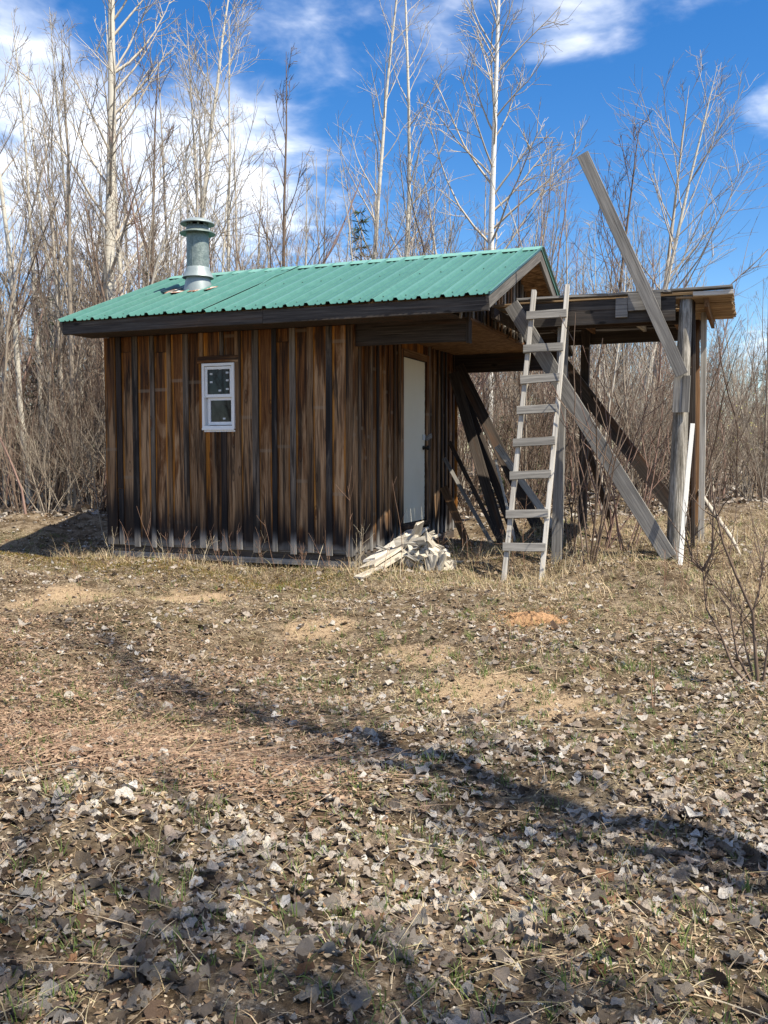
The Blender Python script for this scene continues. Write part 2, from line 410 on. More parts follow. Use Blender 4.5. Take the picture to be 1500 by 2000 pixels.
def bark(name, lo, hi, mark=.5):
    m, n, b = newmat(name)
    tc, v, ri = objcoords(n)
    f = n.noise(stretch(n, v, 5, 5, 2), 1.0, 5, .6)
    mk = n.sm(n.noise(stretch(n, v, 7, 7, 26), 1.0, 4, .6), .60, .68)
    z = n.node('ShaderNodeSeparateXYZ', ins={0: tc}).outputs[2]
    col = n.mix(f, lo, hi); col = n.mix(n.math('MULTIPLY', mk, mark), col, tuple(c * .22 for c in lo))
    setc(n, b, col, .85, .2, bump=f, bs=.3, bd=.01); return m
M_ASPEN = bark('aspen_bark', (.42, .385, .32), (.61, .575, .50), .8)
M_BIRCH = bark('birch_bark', (.58, .56, .52), (.74, .72, .68), .8)
M_TWIG = bark('twig_bark_grey', (.19, .155, .12), (.37, .315, .25), .3)
M_TWIGL = bark('twig_bark_pale', (.32, .28, .225), (.53, .475, .40), .3)
M_TWIGD = bark('twig_bark_brown', (.085, .058, .042), (.20, .145, .11), .3)
M_TWIGR = bark('twig_bark_red', (.17, .10, .08), (.33, .225, .185), .2)
def ground():
    m, n, b = newmat('forest_clearing_ground')
    P = n.node('ShaderNodeTexCoord').outputs['Object']
    a = n.noise(P, .8, 6, .6, .6); c = n.noise(P, 6, 6, .65, .3); d = n.noise(P, 38, 5, .7); e = n.noise(stretch(n, P, 1, 1, 1), 120, 4, .7)
    soil = n.ramp(d, [(.3, (.035, .024, .015)), (.5, (.085, .060, .036)), (.7, (.18, .13, .08))])
    lit = n.ramp(n.math('ADD', n.math('MULTIPLY', d, .5), n.math('MULTIPLY', e, .5)), [(.34, (.06, .042, .028)), (.47, (.16, .12, .08)), (.58, (.30, .24, .17)), (.70, (.46, .40, .33))])
    col = n.mix(n.sm(c, .42, .6), soil, lit)
    sandm = None
    for px, py, r in ((830, 1280, .55), (780, 1275, .4), (980, 1355, .8), (1100, 1390, .6), (880, 1340, .5), (150, 1170, 1.3), (380, 1165, .9), (620, 1225, .6), (1030, 1215, .45), (700, 1415, .25)):
        q = gp(px, py); g = n.math('SUBTRACT', 1., n.sm(n.vm('DISTANCE', P, tuple(q)), r * .1, r))
        sandm = g if sandm is None else n.math('MAXIMUM', sandm, g)
    sf = n.sm(n.math('ADD', n.math('ADD', n.math('MULTIPLY', sandm, .52), n.math('MULTIPLY', c, .55)), n.math('MULTIPLY', d, .30)), .68, .90)
    sand = n.ramp(n.math('ADD', n.math('MULTIPLY', d, .5), n.math('MULTIPLY', e, .5)), [(.3, (.20, .13, .075)), (.5, (.35, .25, .155)), (.72, (.50, .38, .25))])
    col = n.mix(sf, col, sand)
    wet = n.sm(a, .52, .68); col = n.mix(n.math('MULTIPLY', wet, .25), col, (.075, .085, .03))
    setc(n, b, col, .95, .1, bump=n.math('ADD', n.math('MULTIPLY', d, .7), n.math('MULTIPLY', e, .5)), bs=.8, bd=.03); return m
M_GROUND = ground()
LEAF = [(0, (.56, .52, .45)), (.10, (.30, .25, .20)), (.20, (.64, .60, .54)), (.30, (.17, .125, .09)), (.38, (.48, .42, .355)), (.48, (.40, .34, .28)), (.56, (.20, .15, .11)), (.63, (.05, .034, .024)), (.72, (.34, .26, .18)), (.79, (.10, .07, .048)), (.88, (.50, .44, .38)), (.96, (.23, .12, .06)), (1, (.42, .37, .31))]
M_LEAF = ramp_mat('dead_leaf', LEAF, .75, .2, transl=.18, noise_amt=.35, scale=55)
M_BITS = ramp_mat('leaf_crumbs', [(0, (.28, .18, .10)), (.2, (.13, .075, .042)), (.35, (.46, .35, .22)), (.46, (.10, .06, .035)), (.70, (.045, .028, .018)), (.8, (.50, .41, .29)), (1, (.26, .165, .09))], noise_amt=.2)
M_STRAW = ramp_mat('dry_grass', [(0, (.58, .45, .28)), (.25, (.42, .29, .165)), (.4, (.68, .57, .39)), (.55, (.32, .20, .115)), (.72, (.42, .38, .19)), (.85, (.54, .45, .26)), (1, (.60, .46, .28))], .6, .3, transl=.2, noise_amt=.1)
M_FERN = ramp_mat('rust_brown_stalks', [(0, (.30, .20, .13)), (.25, (.16, .095, .06)), (.45, (.42, .30, .20)), (.6, (.11, .065, .042)), (.8, (.26, .16, .105)), (1, (.36, .25, .16))], .7, .2, noise_amt=.1)
M_GRASS = ramp_mat('green_grass', [(0, (.085, .14, .025)), (.35, (.13, .19, .04)), (.6, (.20, .24, .07)), (.8, (.06, .10, .02)), (1, (.12, .17, .035))], .55, .3, transl=.3, noise_amt=.05)
M_MOSS = ramp_mat('moss', [(0, (.10, .085, .02)), (.3, (.16, .12, .03)), (.5, (.085, .10, .02)), (.7, (.20, .10, .035)), (.85, (.26, .19, .07)), (1, (.12, .10, .02))], .9, .1, noise_amt=.1)
M_NEEDLE = ramp_mat('spruce_needles', [(0, (.030, .055, .018)), (.4, (.055, .085, .028)), (.7, (.04, .062, .02)), (1, (.085, .115, .04))], .6, .3, noise_amt=.2)
M_NEEDLEL = ramp_mat('young_fir_needles', [(0, (.10, .19, .045)), (.4, (.15, .25, .07)), (.7, (.08, .14, .04)), (1, (.20, .28, .08))], .6, .3, noise_amt=.1)
M_BUD = ramp_mat('spring_buds', [(0, (.55, .50, .12)), (.5, (.40, .42, .10)), (1, (.60, .48, .20))], .6, .3, noise_amt=0)
M_MOUND = plain('orange_sand', (.31, .185, .10), .95, .1, var=.8, scale=60, bump=1.0)

# ------------------------------------------------------------------ ground sheet
def axis(lo, hi, core_lo, core_hi, step):
    a = list(np.arange(core_lo, core_hi + 1e-6, step)); s = step; x = core_hi
    while x < hi: s *= 1.22; x += s; a.append(min(x, hi))
    s = step; x = core_lo
    while x > lo: s *= 1.22; x -= s; a.insert(0, max(x, lo))
    return np.array(a)
xs = axis(-420, 420, -5, 9.5, .07); ys = axis(-200, 460, -8.8, 6.5, .07)
XX, YY = np.meshgrid(xs, ys); ZZ = G(XX, YY)
fine = sum(np.sin(XX * a + YY * b_ + p) for a, b_, p in ((17, 9, 1), (-11, 21, 2), (27, -14, 3), (31, 23, .4))) * .0022
near = (np.abs(XX - 2) < 8) & (np.abs(YY) < 9); ZZ = ZZ + fine * near
nx, ny = len(xs), len(ys)
I = np.arange(nx * ny).reshape(ny, nx)
Fq = np.stack([I[:-1, :-1], I[:-1, 1:], I[1:, 1:], I[1:, :-1]], -1).reshape(-1, 4)
gobj = kind(link('ground', mesh_np('ground', np.stack([XX, YY, ZZ], -1).reshape(-1, 3), Fq, M_GROUND, smooth=True)), 'structure')

# ------------------------------------------------------------------ the hut
HUT_L, HUT_D, ZB, EAVE, OV, XR, XL, YR, ZR = 3.153, 3.62, .36, 2.92, .476, 4.747, -.235, 1.772, 3.779
SL = (ZR - EAVE) / (YR + OV)
hut = thing('hut', 'small board and batten wooden hut with a green metal roof in the clearing', 'hut', (0, 0, 0))
def roof_z(y): return ZR - abs(y - YR) * SL
# solid light-tight core behind the boards
def boxmesh(name, boxes, mat):
    V = []; F = []
    for (x0, y0, z0, x1, y1, z1) in boxes:
        k = len(V)
        V += [(x0, y0, z0), (x1, y0, z0), (x1, y1, z0), (x0, y1, z0), (x0, y0, z1), (x1, y0, z1), (x1, y1, z1), (x0, y1, z1)]
        F += [(k, k+3, k+2, k+1), (k+4, k+5, k+6, k+7), (k, k+1, k+5, k+4), (k+1, k+2, k+6, k+5), (k+2, k+3, k+7, k+6), (k+3, k, k+4, k+7)]
    me = bpy.data.meshes.new(name); me.from_pydata(V, [], F); me.materials.append(mat); me.update(); return me
WX0, WX1, WZ0, WZ1 = 1.326, 1.738, 1.705, 2.431
DY0, DY1, DZ0, DZ1 = 1.529, 2.374, .571, 2.60
core = [(.02, .055, .36, WX0, .075, 2.80), (WX1, .055, .36, HUT_L - .055, .075, 2.80), (WX0, .055, .36, WX1, .075, WZ0), (WX0, .055, WZ1, WX1, .075, 2.80),
        (HUT_L - .075, .08, .36, HUT_L - .055, DY0, 2.80), (HUT_L - .075, DY1, .36, HUT_L - .055, HUT_D - .05, 2.80), (HUT_L - .075, DY0, DZ1, HUT_L - .055, DY1, 2.80), (HUT_L - .075, DY0, .36, HUT_L - .055, DY1, DZ0),
        (.02, .08, .36, .04, HUT_D - .05, 2.80), (.02, HUT_D - .04, .36, HUT_L - .055, HUT_D - .02, 2.80)]
link('wall_sheathing', boxmesh('wall_sheathing', core, M_DARK), hut)
link('floor', boxmesh('floor', [(.02, .08, .33, HUT_L - .06, HUT_D - .05, .355)], M_BROWN), hut)
# front boards, positions taken bay by bay
batt = [(-.012, .14), (.16, .22), (.37, .445), (.61, .67), (.845, .90), (1.06, 1.13), (1.26, 1.345), (1.55, 1.62), (1.735, 1.81), (1.95, 2.03), (2.19, 2.25), (2.41, 2.48), (2.62, 2.69), (2.84, 2.91), (3.07, 3.15)]
def fboard(x0, x1, z0, z1, y=.026, t=.022, mat=M_SIDE, name='board'):
    return plank(name, ((x0 + x1) / 2, y, z0), ((x0 + x1) / 2, y, z1), x1 - x0, t, (1, 0, 0), mat, hut, warp=.003, jit=.0012)
SOFF = 2.775
for i in range(len(batt) - 1):
    a = (batt[i][0] + batt[i][1]) / 2 + (.0 if i else -.07); c = (batt[i + 1][0] + batt[i + 1][1]) / 2
    a += .004; c -= .004
    zb = .375 + random.uniform(0, .035)
    if i in (6,):
        fboard(a, WX0 - .003, zb, SOFF); fboard(WX0 + .0, c, zb, WZ0 - .03); fboard(WX0 + .0, c, WZ1 + .085, SOFF)
    elif i in (7,):
        fboard(a, WX1 - .0, zb, WZ0 - .03); fboard(a, WX1, WZ1 + .085, SOFF); fboard(WX1 + .004, c, zb, SOFF)
    elif i == 5:
        fboard(a, min(c, WX0 - .004), zb, SOFF)
    else:
        if i in (1, 3, 10): # shorter board with a gap closed above
            zt = 2.57 + .03 * i % .08; fboard(a, c, zb, zt); fboard(a, c, zt + .006, SOFF, y=.034)
        else: fboard(a, c, zb, SOFF)
for i, (a, c) in enumerate(batt):
    zb = .335 + random.uniform(0, .03)
    y = .004
    if i == 0: fboard(a, c, zb + .02, SOFF, y=.002, mat=M_SIDE, name='corner_board')
    elif i == 6:
        fboard(a, c, zb, WZ0 - .012, y=y, mat=M_BATT, name='batten'); fboard(a + .02, c - .02, WZ1 + .085, SOFF, y=y, mat=M_BATT, name='batten')
    elif i == 7:
        fboard(a, c, zb, WZ0 - .012, y=y, mat=M_BATT, name='batten'); fboard(a - .01, c - .03, WZ1 + .085, SOFF, y=y, mat=M_BATT, name='batten')
    elif i == 1:
        fboard(a, c, zb, 1.02, y=y, mat=M_BATT, name='batten'); fboard(a - .01, c, 1.026, SOFF, y=y - .003, mat=M_BATT, name='batten')
    else: fboard(a, c, zb, SOFF, y=y, mat=M_BATT, name='batten')
fboard(1.44, 1.49, .34, WZ0 - .012, y=.004, mat=M_BATT, name='batten')
plank('window_head_board', (WX0 - .07, .004, WZ1 + .045), (WX1 + .05, .004, WZ1 + .045), .078, .022, (0, 0, 1), M_SIDE, hut)
# grey strip behind the batten feet, and the sill beam below
plank('foot_strip', (-.0, .034, .405), (HUT_L, .034, .405), .10, .012, (0, 0, 1), M_GREY, hut)
plank('sill_beam', (.0, .07, .318), (HUT_L - .0, .07, .318), .075, .05, (0, 0, 1), M_FASC, hut)
plank('sill_beam', (.03, .062, .248), (HUT_L + .0, .062, .248), .062, .05, (0, 0, 1), M_GREY, hut)
plank('sill_beam', (HUT_L - .03, .10, .29), (HUT_L - .03, HUT_D, .29), .13, .05, (0, 0, 1), M_FASC, hut)
# end wall (door side)
def sboard(y0, y1, z0, z1, x=HUT_L - .026, t=.022, mat=M_SIDE, name='board'):
    return plank(name, (x, (y0 + y1) / 2, z0), (x, (y0 + y1) / 2, z1), y1 - y0, t, (0, 1, 0), mat, hut, warp=.003, jit=.0012)
ybat = [.03, .19, .35, .52, .71, .90, 1.07, 1.24, 1.40]
ybat2 = [2.50, 2.68, 2.86, 3.03, 3.20, 3.37, 3.55]
for bs in (ybat, ybat2):
    for i in range(len(bs)):
        a = bs[i]; c = bs[i + 1] if i + 1 < len(bs) else (DY0 - .05 if bs is ybat else HUT_D)
        if a == ybat2[0]: sboard(DY1 + .055, a - .002, .37, 2.80)
        sboard(a + .003, c - .003, .37, 2.80); sboard(a - .025, a + .025, .35, 2.80, x=HUT_L - .004, mat=random.choice((M_BATT, M_SIDE)), name='batten')
sboard(DY0 - .10, DY0 - .004, .5, 2.68, x=HUT_L - .004, mat=M_SIDE, name='door_trim'); sboard(DY1 + .004, DY1 + .10, .5, 2.68, x=HUT_L - .004, mat=M_SIDE, name='door_trim')
plank('door_trim', (HUT_L - .004, DY0 - .003, DZ1 + .045), (HUT_L - .004, DY1 + .003, DZ1 + .045), .085, .022, (0, 0, 1), M_BROWN, hut)
sboard(DY0 - .0, DY1 + .0, DZ1 + .09, 2.80)
dm = plank_mesh('door', DZ1 - DZ0 - .02, DY1 - DY0 - .02, .04, M_DOOR, seg=6, warp=0, jit=.0008, ch=.004)
door = link('door', dm, hut, M=frame((HUT_L - .035, (DY0 + DY1) / 2, DZ0 + .01), (HUT_L - .035, (DY0 + DY1) / 2, DZ1 - .01), (0, 1, 0)))
hv, hf = lathe([(.0, 0), (.028, 0), (.028, .012), (.012, .016), (.012, .045), (.03, .055), (.032, .075), (.02, .088), (0, .09)], 14)
hm = mesh_np('handle', hv, hf, plain('dark_handle_metal', (.03, .028, .026), .4, .5, .8), smooth=True)
link('handle', hm, door, M=Matrix.Translation((.345, -.02, .92)) @ Matrix.Rotation(PI / 2, 4, 'X'))
link('latch_plate', boxmesh('latch_plate', [(.30, -.030, 1.02, .40, -.0215, 1.09)], M_STICK), door)
plank('latch_block', (HUT_L + .012, DY1 - .02, 1.62), (HUT_L + .012, DY1 + .17, 1.66), .06, .02, (0, 0, 1), M_GREY, hut)
plank('threshold', (HUT_L + .0, DY0 - .05, DZ0 - .03), (HUT_L + .0, DY1 + .05, DZ0 - .03), .09, .05, (1, 0, 0), M_DARK, hut)
# rear and left walls (plain boards, seen only from elsewhere)
for i in range(16):
    x = .1 + i * .2; plank('board', (x, HUT_D - .006, .37), (x, HUT_D - .006, 2.8), .19, .022, (1, 0, 0), M_SIDE, hut)
for i in range(18):
    y = .16 + i * .2; plank('board', (.006, y, .37), (.006, y, roof_z(y) - .09), .19, .022, (0, 1, 0), M_SIDE, hut)
# window
win = thing('window', '', '', (0, 0, 0)); del win['label'], win['category']; win.parent = hut
def rect_frame(name, x0, x1, z0, z1, w, y0, y1, mat, wb=None):
    wb = wb or w
    me = boxmesh(name, [(x0, y0, z0, x0 + w, y1, z1), (x1 - w, y0, z0, x1, y1, z1), (x0 + w, y0, z1 - w, x1 - w, y1, z1), (x0 + w, y0, z0, x1 - w, y1, z0 + wb)], mat)
    bm_ = me; return bm_
link('frame', rect_frame('frame', WX0, WX1, WZ0, WZ1, .030, -.028, .052, M_VINYL, .035), win)
zm = 2.055
link('sash', rect_frame('sash', WX0 + .031, WX1 - .031, zm, WZ1 - .036, .030, -.012, .018, M_VINYL, .034), win)
link('sash', rect_frame('sash', WX0 + .055, WX1 - .031, WZ0 + .045, zm - .002, .030, .012, .045, M_VINYL, .034), win)
link('glass_pane', boxmesh('glass_pane', [(WX0 + .062, .0, zm + .035, WX1 - .062, .006, WZ1 - .067)], M_GLASS), win)
link('glass_pane', boxmesh('glass_pane', [(WX0 + .086, .026, WZ0 + .08, WX1 - .062, .032, zm - .033)], M_GLASS), win)
link('window_jamb', boxmesh('window_jamb', [(WX0 + .032, .030, WZ0 + .036, WX0 + .053, .050, zm - .002)], M_VINYL), win)
link('sill', boxmesh('sill', [(WX0 - .0, -.036, WZ0 - .012, WX1 + .0, -.0285, WZ0 + .010), (WX0 + .02, -.02, WZ0 - .032, WX1 - .0, .03, WZ0 - .0125)], M_VINYL), win)
for sx, sz, y in ((.205, .655, 0), (.09, .60, 0), (.09, .51, 0), (.295, .61, 0), (.295, .525, 0), (.295, .43, 0), (.20, .415, 0), (.235, .105, .026)):
    link('sticker', boxmesh('sticker', [(WX0 + sx, y - .0015, WZ0 + sz - .0, WX0 + sx + .034, y - .0005, WZ0 + sz + .02)], M_STICK), win)
# soffit, fascia, roof structure
link('soffit', boxmesh('soffit', [(XL + .03, -OV + .04, SOFF + .006, HUT_L + 1.18, .02, SOFF + .018)], M_DARK), hut)
def tilt_board(name, p0, p1, mat, w=.135, t=.035): return plank(name, p0, p1, w, t, (0, 0, 1), mat, hut, seg=8, warp=.005)
for s, yy in ((0, -OV + .018), (1, 2 * YR + OV - .018)):
    for (a, c) in ((XL + .03, 2.35), (2.354, XR - .005)):
        tilt_board('fascia', (a, yy, 2.835), (c, yy, 2.835), M_FASC, w=.135)
# roof sheathing as two slabs with thickness
def slab(name, x0, x1, y0, y1, zf, t, mat):
    V = []
    for x in (x0, x1):
        for y in (y0, y1): V += [(x, y, zf(y)), (x, y, zf(y) - t)]
    F = [(0, 4, 6, 2), (1, 3, 7, 5), (0, 1, 5, 4), (2, 6, 7, 3), (0, 2, 3, 1), (4, 5, 7, 6)]
    me = bpy.data.meshes.new(name); me.from_pydata(V, [], F); me.materials.append(mat); me.update(); return link(name, me, hut)
slab('roof_sheathing', XL + .03, XR - .03, -OV + .04, YR, lambda y: roof_z(y) - .012, .02, M_OSB)
slab('roof_sheathing', XL + .03, XR - .03, YR, 2 * YR + OV - .04, lambda y: roof_z(y) - .012, .02, M_OSB)
for x in (XR - .016, XL + .016):
    plank('rake_board', (x, -OV + .0, EAVE - .075), (x, YR - .0, ZR - .075), .12, .03, (0, 0, 1), M_RAKE, hut, seg=6)
    plank('rake_board', (x, 2 * YR + OV, EAVE - .075), (x, YR + .0, ZR - .075), .12, .03, (0, 0, 1), M_RAKE, hut, seg=6)
# gable battens above the porch and porch ceiling
GX = 4.392
for i in range(30):
    y = -.30 + i * .145; zt = roof_z(y) - .035 - .02
    if y > 3.95: break
    zb = SOFF + .02 if y < .15 or y > 3.6 else 2.80
    plank('board', (GX - .02, y, zb), (GX - .02, y, zt), .14, .02, (0, 1, 0), M_DARK, hut)
    plank('batten', (GX + .002, y + .07, zb - random.uniform(0, .05)), (GX + .002, y + .07, min(zt, roof_z(y + .07) - .055)), .042, .02, (0, 1, 0), M_BATT if i % 3 else M_GREY, hut)
link('porch_ceiling', boxmesh('porch_ceiling', [(HUT_L, .15, 2.805, GX - .03, HUT_D - .02, 2.82), ], M_OSB), hut)
plank('ceiling_strip', (GX - .02, .1, 2.79), (GX - .02, HUT_D + .1, 2.79), .06, .03, (1, 0, 0), M_BROWN, hut, seg=6)
plank('porch_beam', (HUT_L - .10, .085, 2.69), (GX - .03, .085, 2.69), .265, .04, (0, 0, 1), M_DARK, hut, seg=6)
plank('beam_end_trim', (GX - .015, .125, 2.545), (GX - .015, .125, 2.80), .11, .03, (0, 1, 0), M_DARK, hut)
plank('porch_beam', (HUT_L - .02, HUT_D - .0, 2.69), (GX + .02, HUT_D - .0, 2.69), .27, .05, (0, 0, 1), M_DARK, hut, seg=6)
# blocks under the hut
for i, (px, py, w) in enumerate(((251, 1098, .17), (273, 1098, .13), (640, 1112, .16), (676, 1112, .14), (470, 1105, .16))):
    p = yp(px, py, .11); w2 = w / 2
    o = link('foundation_block', boxmesh('foundation_block', [(-w2, -.09, -.10, w2, .10, .0)], M_BLOCK), hut, loc=(float(p[0]), .135, .216))
for x in (.3, 1.6, 2.9): link('foundation_block', boxmesh('foundation_block', [(-.1, -.1, -.12, .1, .1, 0)], M_BLOCK), hut, loc=(x, 3.4, .225))
# metal sheets
PER = .2393
def sheet_profile(width, phase=0.0):
    pts = []; n = int(round(width / PER)); x = 0
    for i in range(n + 1):
        c = i * PER
        if i > 0: pts += [(c - PER * .62, 0), (c - PER * .60, .011), (c - PER * .54, .011), (c - PER * .52, 0), (c - PER * .36, 0), (c - PER * .34, .011), (c - PER * .28, .011), (c - PER * .26, 0)]
        pts += [(c - .030, 0), (c - .016, .027), (c + .016, .027), (c + .030, 0)] if 0 < i < n else ([(c, .027), (c + .016, .027), (c + .030, 0)] if i == 0 else [(c - .030, 0), (c - .016, .025), (c, .027)])
    return pts
def sheet(x0, n, front, lift=0.0, name='roof_sheet', y_off=0.0, curl=0.0):
    pr = sheet_profile(n * PER); V = []; F = []
    ylo, yhi = (-OV - .028 - y_off, YR - .01) if front else (2 * YR + OV + .028, YR + .01)
    rows = 5
    for j in range(rows + 1):
        u = j / rows; y = ylo + (yhi - ylo) * u; nz = math.cos(math.atan(SL)); ny = (-1 if front else 1) * math.sin(math.atan(SL))
        for (x, h) in pr:
            hh = h + lift + .004 + curl * (1 - u) ** 2 * (x / (n * PER)) ** 2 + .0012 * math.sin(j * 2.3 + x0 * 5)
            V.append((x, y + ny * hh, roof_z(y) + nz * hh))
    m = len(pr)
    for j in range(rows):
        for i in range(m - 1):
            a = j * m + i; F.append((a, a + 1, a + 1 + m, a + m) if front else (a + 1, a, a + m, a + 1 + m))
    V2 = [(x, y - (-.0) , z - .0022) for x, y, z in V]; k = len(V)
    V += V2; F2 = [tuple(k + q for q in reversed(f)) for f in F]
    for i in range(m - 1): F2.append((i, k + i, k + i + 1, i + 1) if front else (i, i + 1, k + i + 1, k + i))
    for j in range(rows):
        a = j * m; F2.append((a, a + m, k + a + m, k + a)); a = j * m + m - 1; F2.append((a, k + a, k + a + m, a + m))
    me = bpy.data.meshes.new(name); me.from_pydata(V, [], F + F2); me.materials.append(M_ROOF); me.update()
    return link(name, me, hut, loc=(x0, 0, 0))
x = XL - .012; counts = [4, 3, 4, 4, 4, 2]
counts = [4, 4, 4, 4, 4, 1]
for i, c in enumerate(counts):
    sheet(x, c, True, lift=.0035 * (i % 2) + (.008 if i == 1 else 0), curl=0); sheet(x, c, False, lift=.0035 * (i % 2)); x += c * PER
# the bent-up sheet lap beside the chimney
XLAP = XL - .012 + 8 * PER
lapV = []; lapF = []
for j in range(13):
    u = j / 12; y = .55 + u * (YR - .55); h = .012 + .030 * math.sin(PI * min(1, u * 1.25)) ** 2
    for k, (dx, dh) in enumerate(((-.05, .0), (.0, h), (.012, h - .004), (.0, -.002))):
        lapV.append((XLAP + dx + .01 * math.sin(u * 9), y, roof_z(y) + .019 + dh))
for j in range(12):
    for k in range(3): a = j * 4 + k; lapF.append((a, a + 1, a + 5, a + 4))
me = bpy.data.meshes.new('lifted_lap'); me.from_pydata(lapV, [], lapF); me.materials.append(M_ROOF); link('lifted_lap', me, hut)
# screws
sv = []; sf = []
hv_, hf_ = lathe([(.0085, 0), (.0085, .004), (.0055, .008), (.0, .008)], 6)
for j, u in enumerate((.06, .30, .55, .80, .95)):
    for i in range(1, 42):
        xx = XL + i * PER / 2 + .035
        if xx > XR - .05: break
        if (i + j) % 2: continue
        y = -OV + (YR + OV) * u + random.uniform(-.01, .01)
        P_ = hv_ + np.array((xx, y, roof_z(y) + .008)); sf.append(hf_ + len(hv_) * len(sv)); sv.append(P_)
kind(link('roof_screws', mesh_np('roof_screws', np.concatenate(sv), np.concatenate(sf), plain('screw_zinc', (.06, .12, .10), .5, .4, .3)), hut), 'stuff')
# ridge cap
V = []; F = []
for j, xx in enumerate(np.linspace(XL - .02, XR + .012, 14)):
    for (dy, dz) in ((-.135, -.135 * SL + .024), (-.12, -.12 * SL + .032), (-.02, .026), (0, .036), (.02, .026), (.12, -.12 * SL + .032), (.135, -.135 * SL + .024)):
        V.append((xx, YR + dy, ZR + dz + random.uniform(-.002, .002)))
for j in range(13):
    for k in range(6): a = j * 7 + k; F.append((a, a + 7, a + 8, a + 1))
me = bpy.data.meshes.new('ridge_cap'); me.from_pydata(V, [], F); me.materials.append(M_CAP); me.update(); link('ridge_cap', me, hut)
for (y0, y1) in ((-OV - .02, YR), (2 * YR + OV + .02, YR)):
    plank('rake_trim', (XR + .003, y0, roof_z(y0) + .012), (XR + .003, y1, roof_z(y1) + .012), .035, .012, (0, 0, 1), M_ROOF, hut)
# chimney: storm pipe with collar and cap
CHX, CHY = .745, .83; CZ = roof_z(CHY)
ch = thing('chimney', '', '', (CHX, CHY, CZ)); del ch['label'], ch['category']; ch.parent = hut; ch.scale = (.90, .90, .84)
def lat(name, prof, mat, loc=(0, 0, 0), k=36, parent=ch, rot=None):
    v, f = lathe(prof, k); me = mesh_np(name, v, f, mat, smooth=True); o = link(name, me, parent, loc=loc)
    return o
lat('flashing_cone', [(.205, -.10), (.194, 0), (.176, .09), (.160, .17), (.155, .24)], M_ZINC)
lat('storm_collar', [(.150, .315), (.158, .305), (.166, .27), (.206, .172), (.212, .164), (.206, .163), (.162, .24)], M_ZINC)
lat('pipe', [(.150, .22), (.150, .54), (.149, .86)], M_GALV)
lat('wind_band', [(.15, .845), (.165, .845), (.23, .805), (.240, .795), (.236, .788), (.225, .792), (.15, .825)], M_GALV)
lat('vent_ring', [(.150, .845), (.152, .90), (.146, .905), (.10, .90)], M_GALV)
for k in range(10):
    a = 2 * PI * k / 10
    link('cap_strut', boxmesh('cap_strut', [(-.012, -.004, .90, .012, .004, .955)], M_GALV), ch, M=Matrix.Rotation(a, 4, 'Z') @ Matrix.Translation((0, -.145, 0)))
lat('inner_flue', [(.10, .80), (.10, .95)], M_BLK)
lat('rain_cap', [(.226, .925), (.232, .93), (.222, .945), (.19, .972), (.14, .995), (.08, 1.012), (0, 1.018)], M_ZINC)
lat('rain_cap_underside', [(.226, .926), (.15, .945), (0, .95)], M_GALV)
link('pipe_seam', boxmesh('pipe_seam', [(-.004, -.1535, .31, .004, -.149, .80)], M_GALV), ch, M=Matrix.Rotation(.06, 4, 'Z'))
fm = bpy.data.meshes.new('flashing_plate')
r_ = random.Random(4); V = []; nxp, nyp = 7, 4
for j in range(nyp + 1):
    for i in range(nxp + 1):
        xx = -.36 + .70 * i / nxp; yy = -.27 + .20 * j / nyp + .03 * math.sin(i * 2.1)
        V.append((xx, yy, (yy) * SL + .032 + r_.uniform(-.006, .010)))
F = [(j * (nxp + 1) + i, j * (nxp + 1) + i + 1, (j + 1) * (nxp + 1) + i + 1, (j + 1) * (nxp + 1) + i) for j in range(nyp) for i in range(nxp)]
fm.from_pydata(V, [], F); fm.materials.append(M_RUST); fm.update(); link('flashing_plate', fm, ch)
link('tar_sheet', boxmesh('tar_sheet', [(-.46, -.2, 0, -.1, .12, .008)], plain('dark_green_patch', (.02, .05, .045), .6, .3)), ch, M=Matrix.Translation((0, 0, .03)) @ Matrix.Rotation(math.atan(SL), 4, 'X'))

# ------------------------------------------------------------------ raised platform beside the hut
DX0, DX1, DYF, DYB, DZT = 4.46, 6.86, .45, 2.25, 2.985
plat = thing('raised_platform', 'raised weathered timber platform on posts beside the green roofed hut', 'platform', (5.8, 1.3, Gs(5.8, 1.3)))
def logpost(name, x0, y0, x1, y1, z1, r0, r1, mat):
    z0 = Gs(x0, y0) - .05; k = 14; n = 12; V = []; F = []; r = random.Random(int(x0 * 100 + y0 * 7))
    bx, by = r.uniform(-.012, .012), r.uniform(-.012, .012); lob = [r.uniform(-.006, .006) for _ in range(k)]
    for j in range(n + 1):
        u = j / n; cx = x0 + (x1 - x0) * u + bx * math.sin(u * 5); cy = y0 + (y1 - y0) * u + by * math.sin(u * 4 + 1); rr = r0 + (r1 - r0) * u
        for i in range(k):
            a = 2 * PI * i / k; q = rr + lob[i] + r.uniform(-.002, .002); V.append((cx + q * math.cos(a), cy + q * math.sin(a), z0 + (z1 - z0) * u))
    for j in range(n):
        for i in range(k): a = j * k + i; b_ = j * k + (i + 1) % k; F.append((a, b_, b_ + k, a + k))
    F.append(tuple(range(n * k, n * k + k)))
    V = [(a - plat.location.x, b_ - plat.location.y, c - plat.location.z) for a, b_, c in V]
    me = bpy.data.meshes.new(name); me.from_pydata(V, [], F); me.materials.append(mat)
    me.polygons.foreach_set('use_smooth', [True] * (len(F) - 1) + [False]); me.update(); return link(name, me, plat)
logpost('post', 6.375, .54, 6.43, .54, 2.955, .088, .062, M_LOG)
plank('post', (5.205, .57, Gs(5.2, .5) - .04), (5.245, .57, 2.84), .10, .09, (1, 0, 0), M_GREY, plat, seg=6)
plank('post', (5.20, 2.16, Gs(5.2, 2.2) - .04), (5.21, 2.16, 2.90), .095, .09, (1, 0, 0), M_DARK, plat, seg=6)
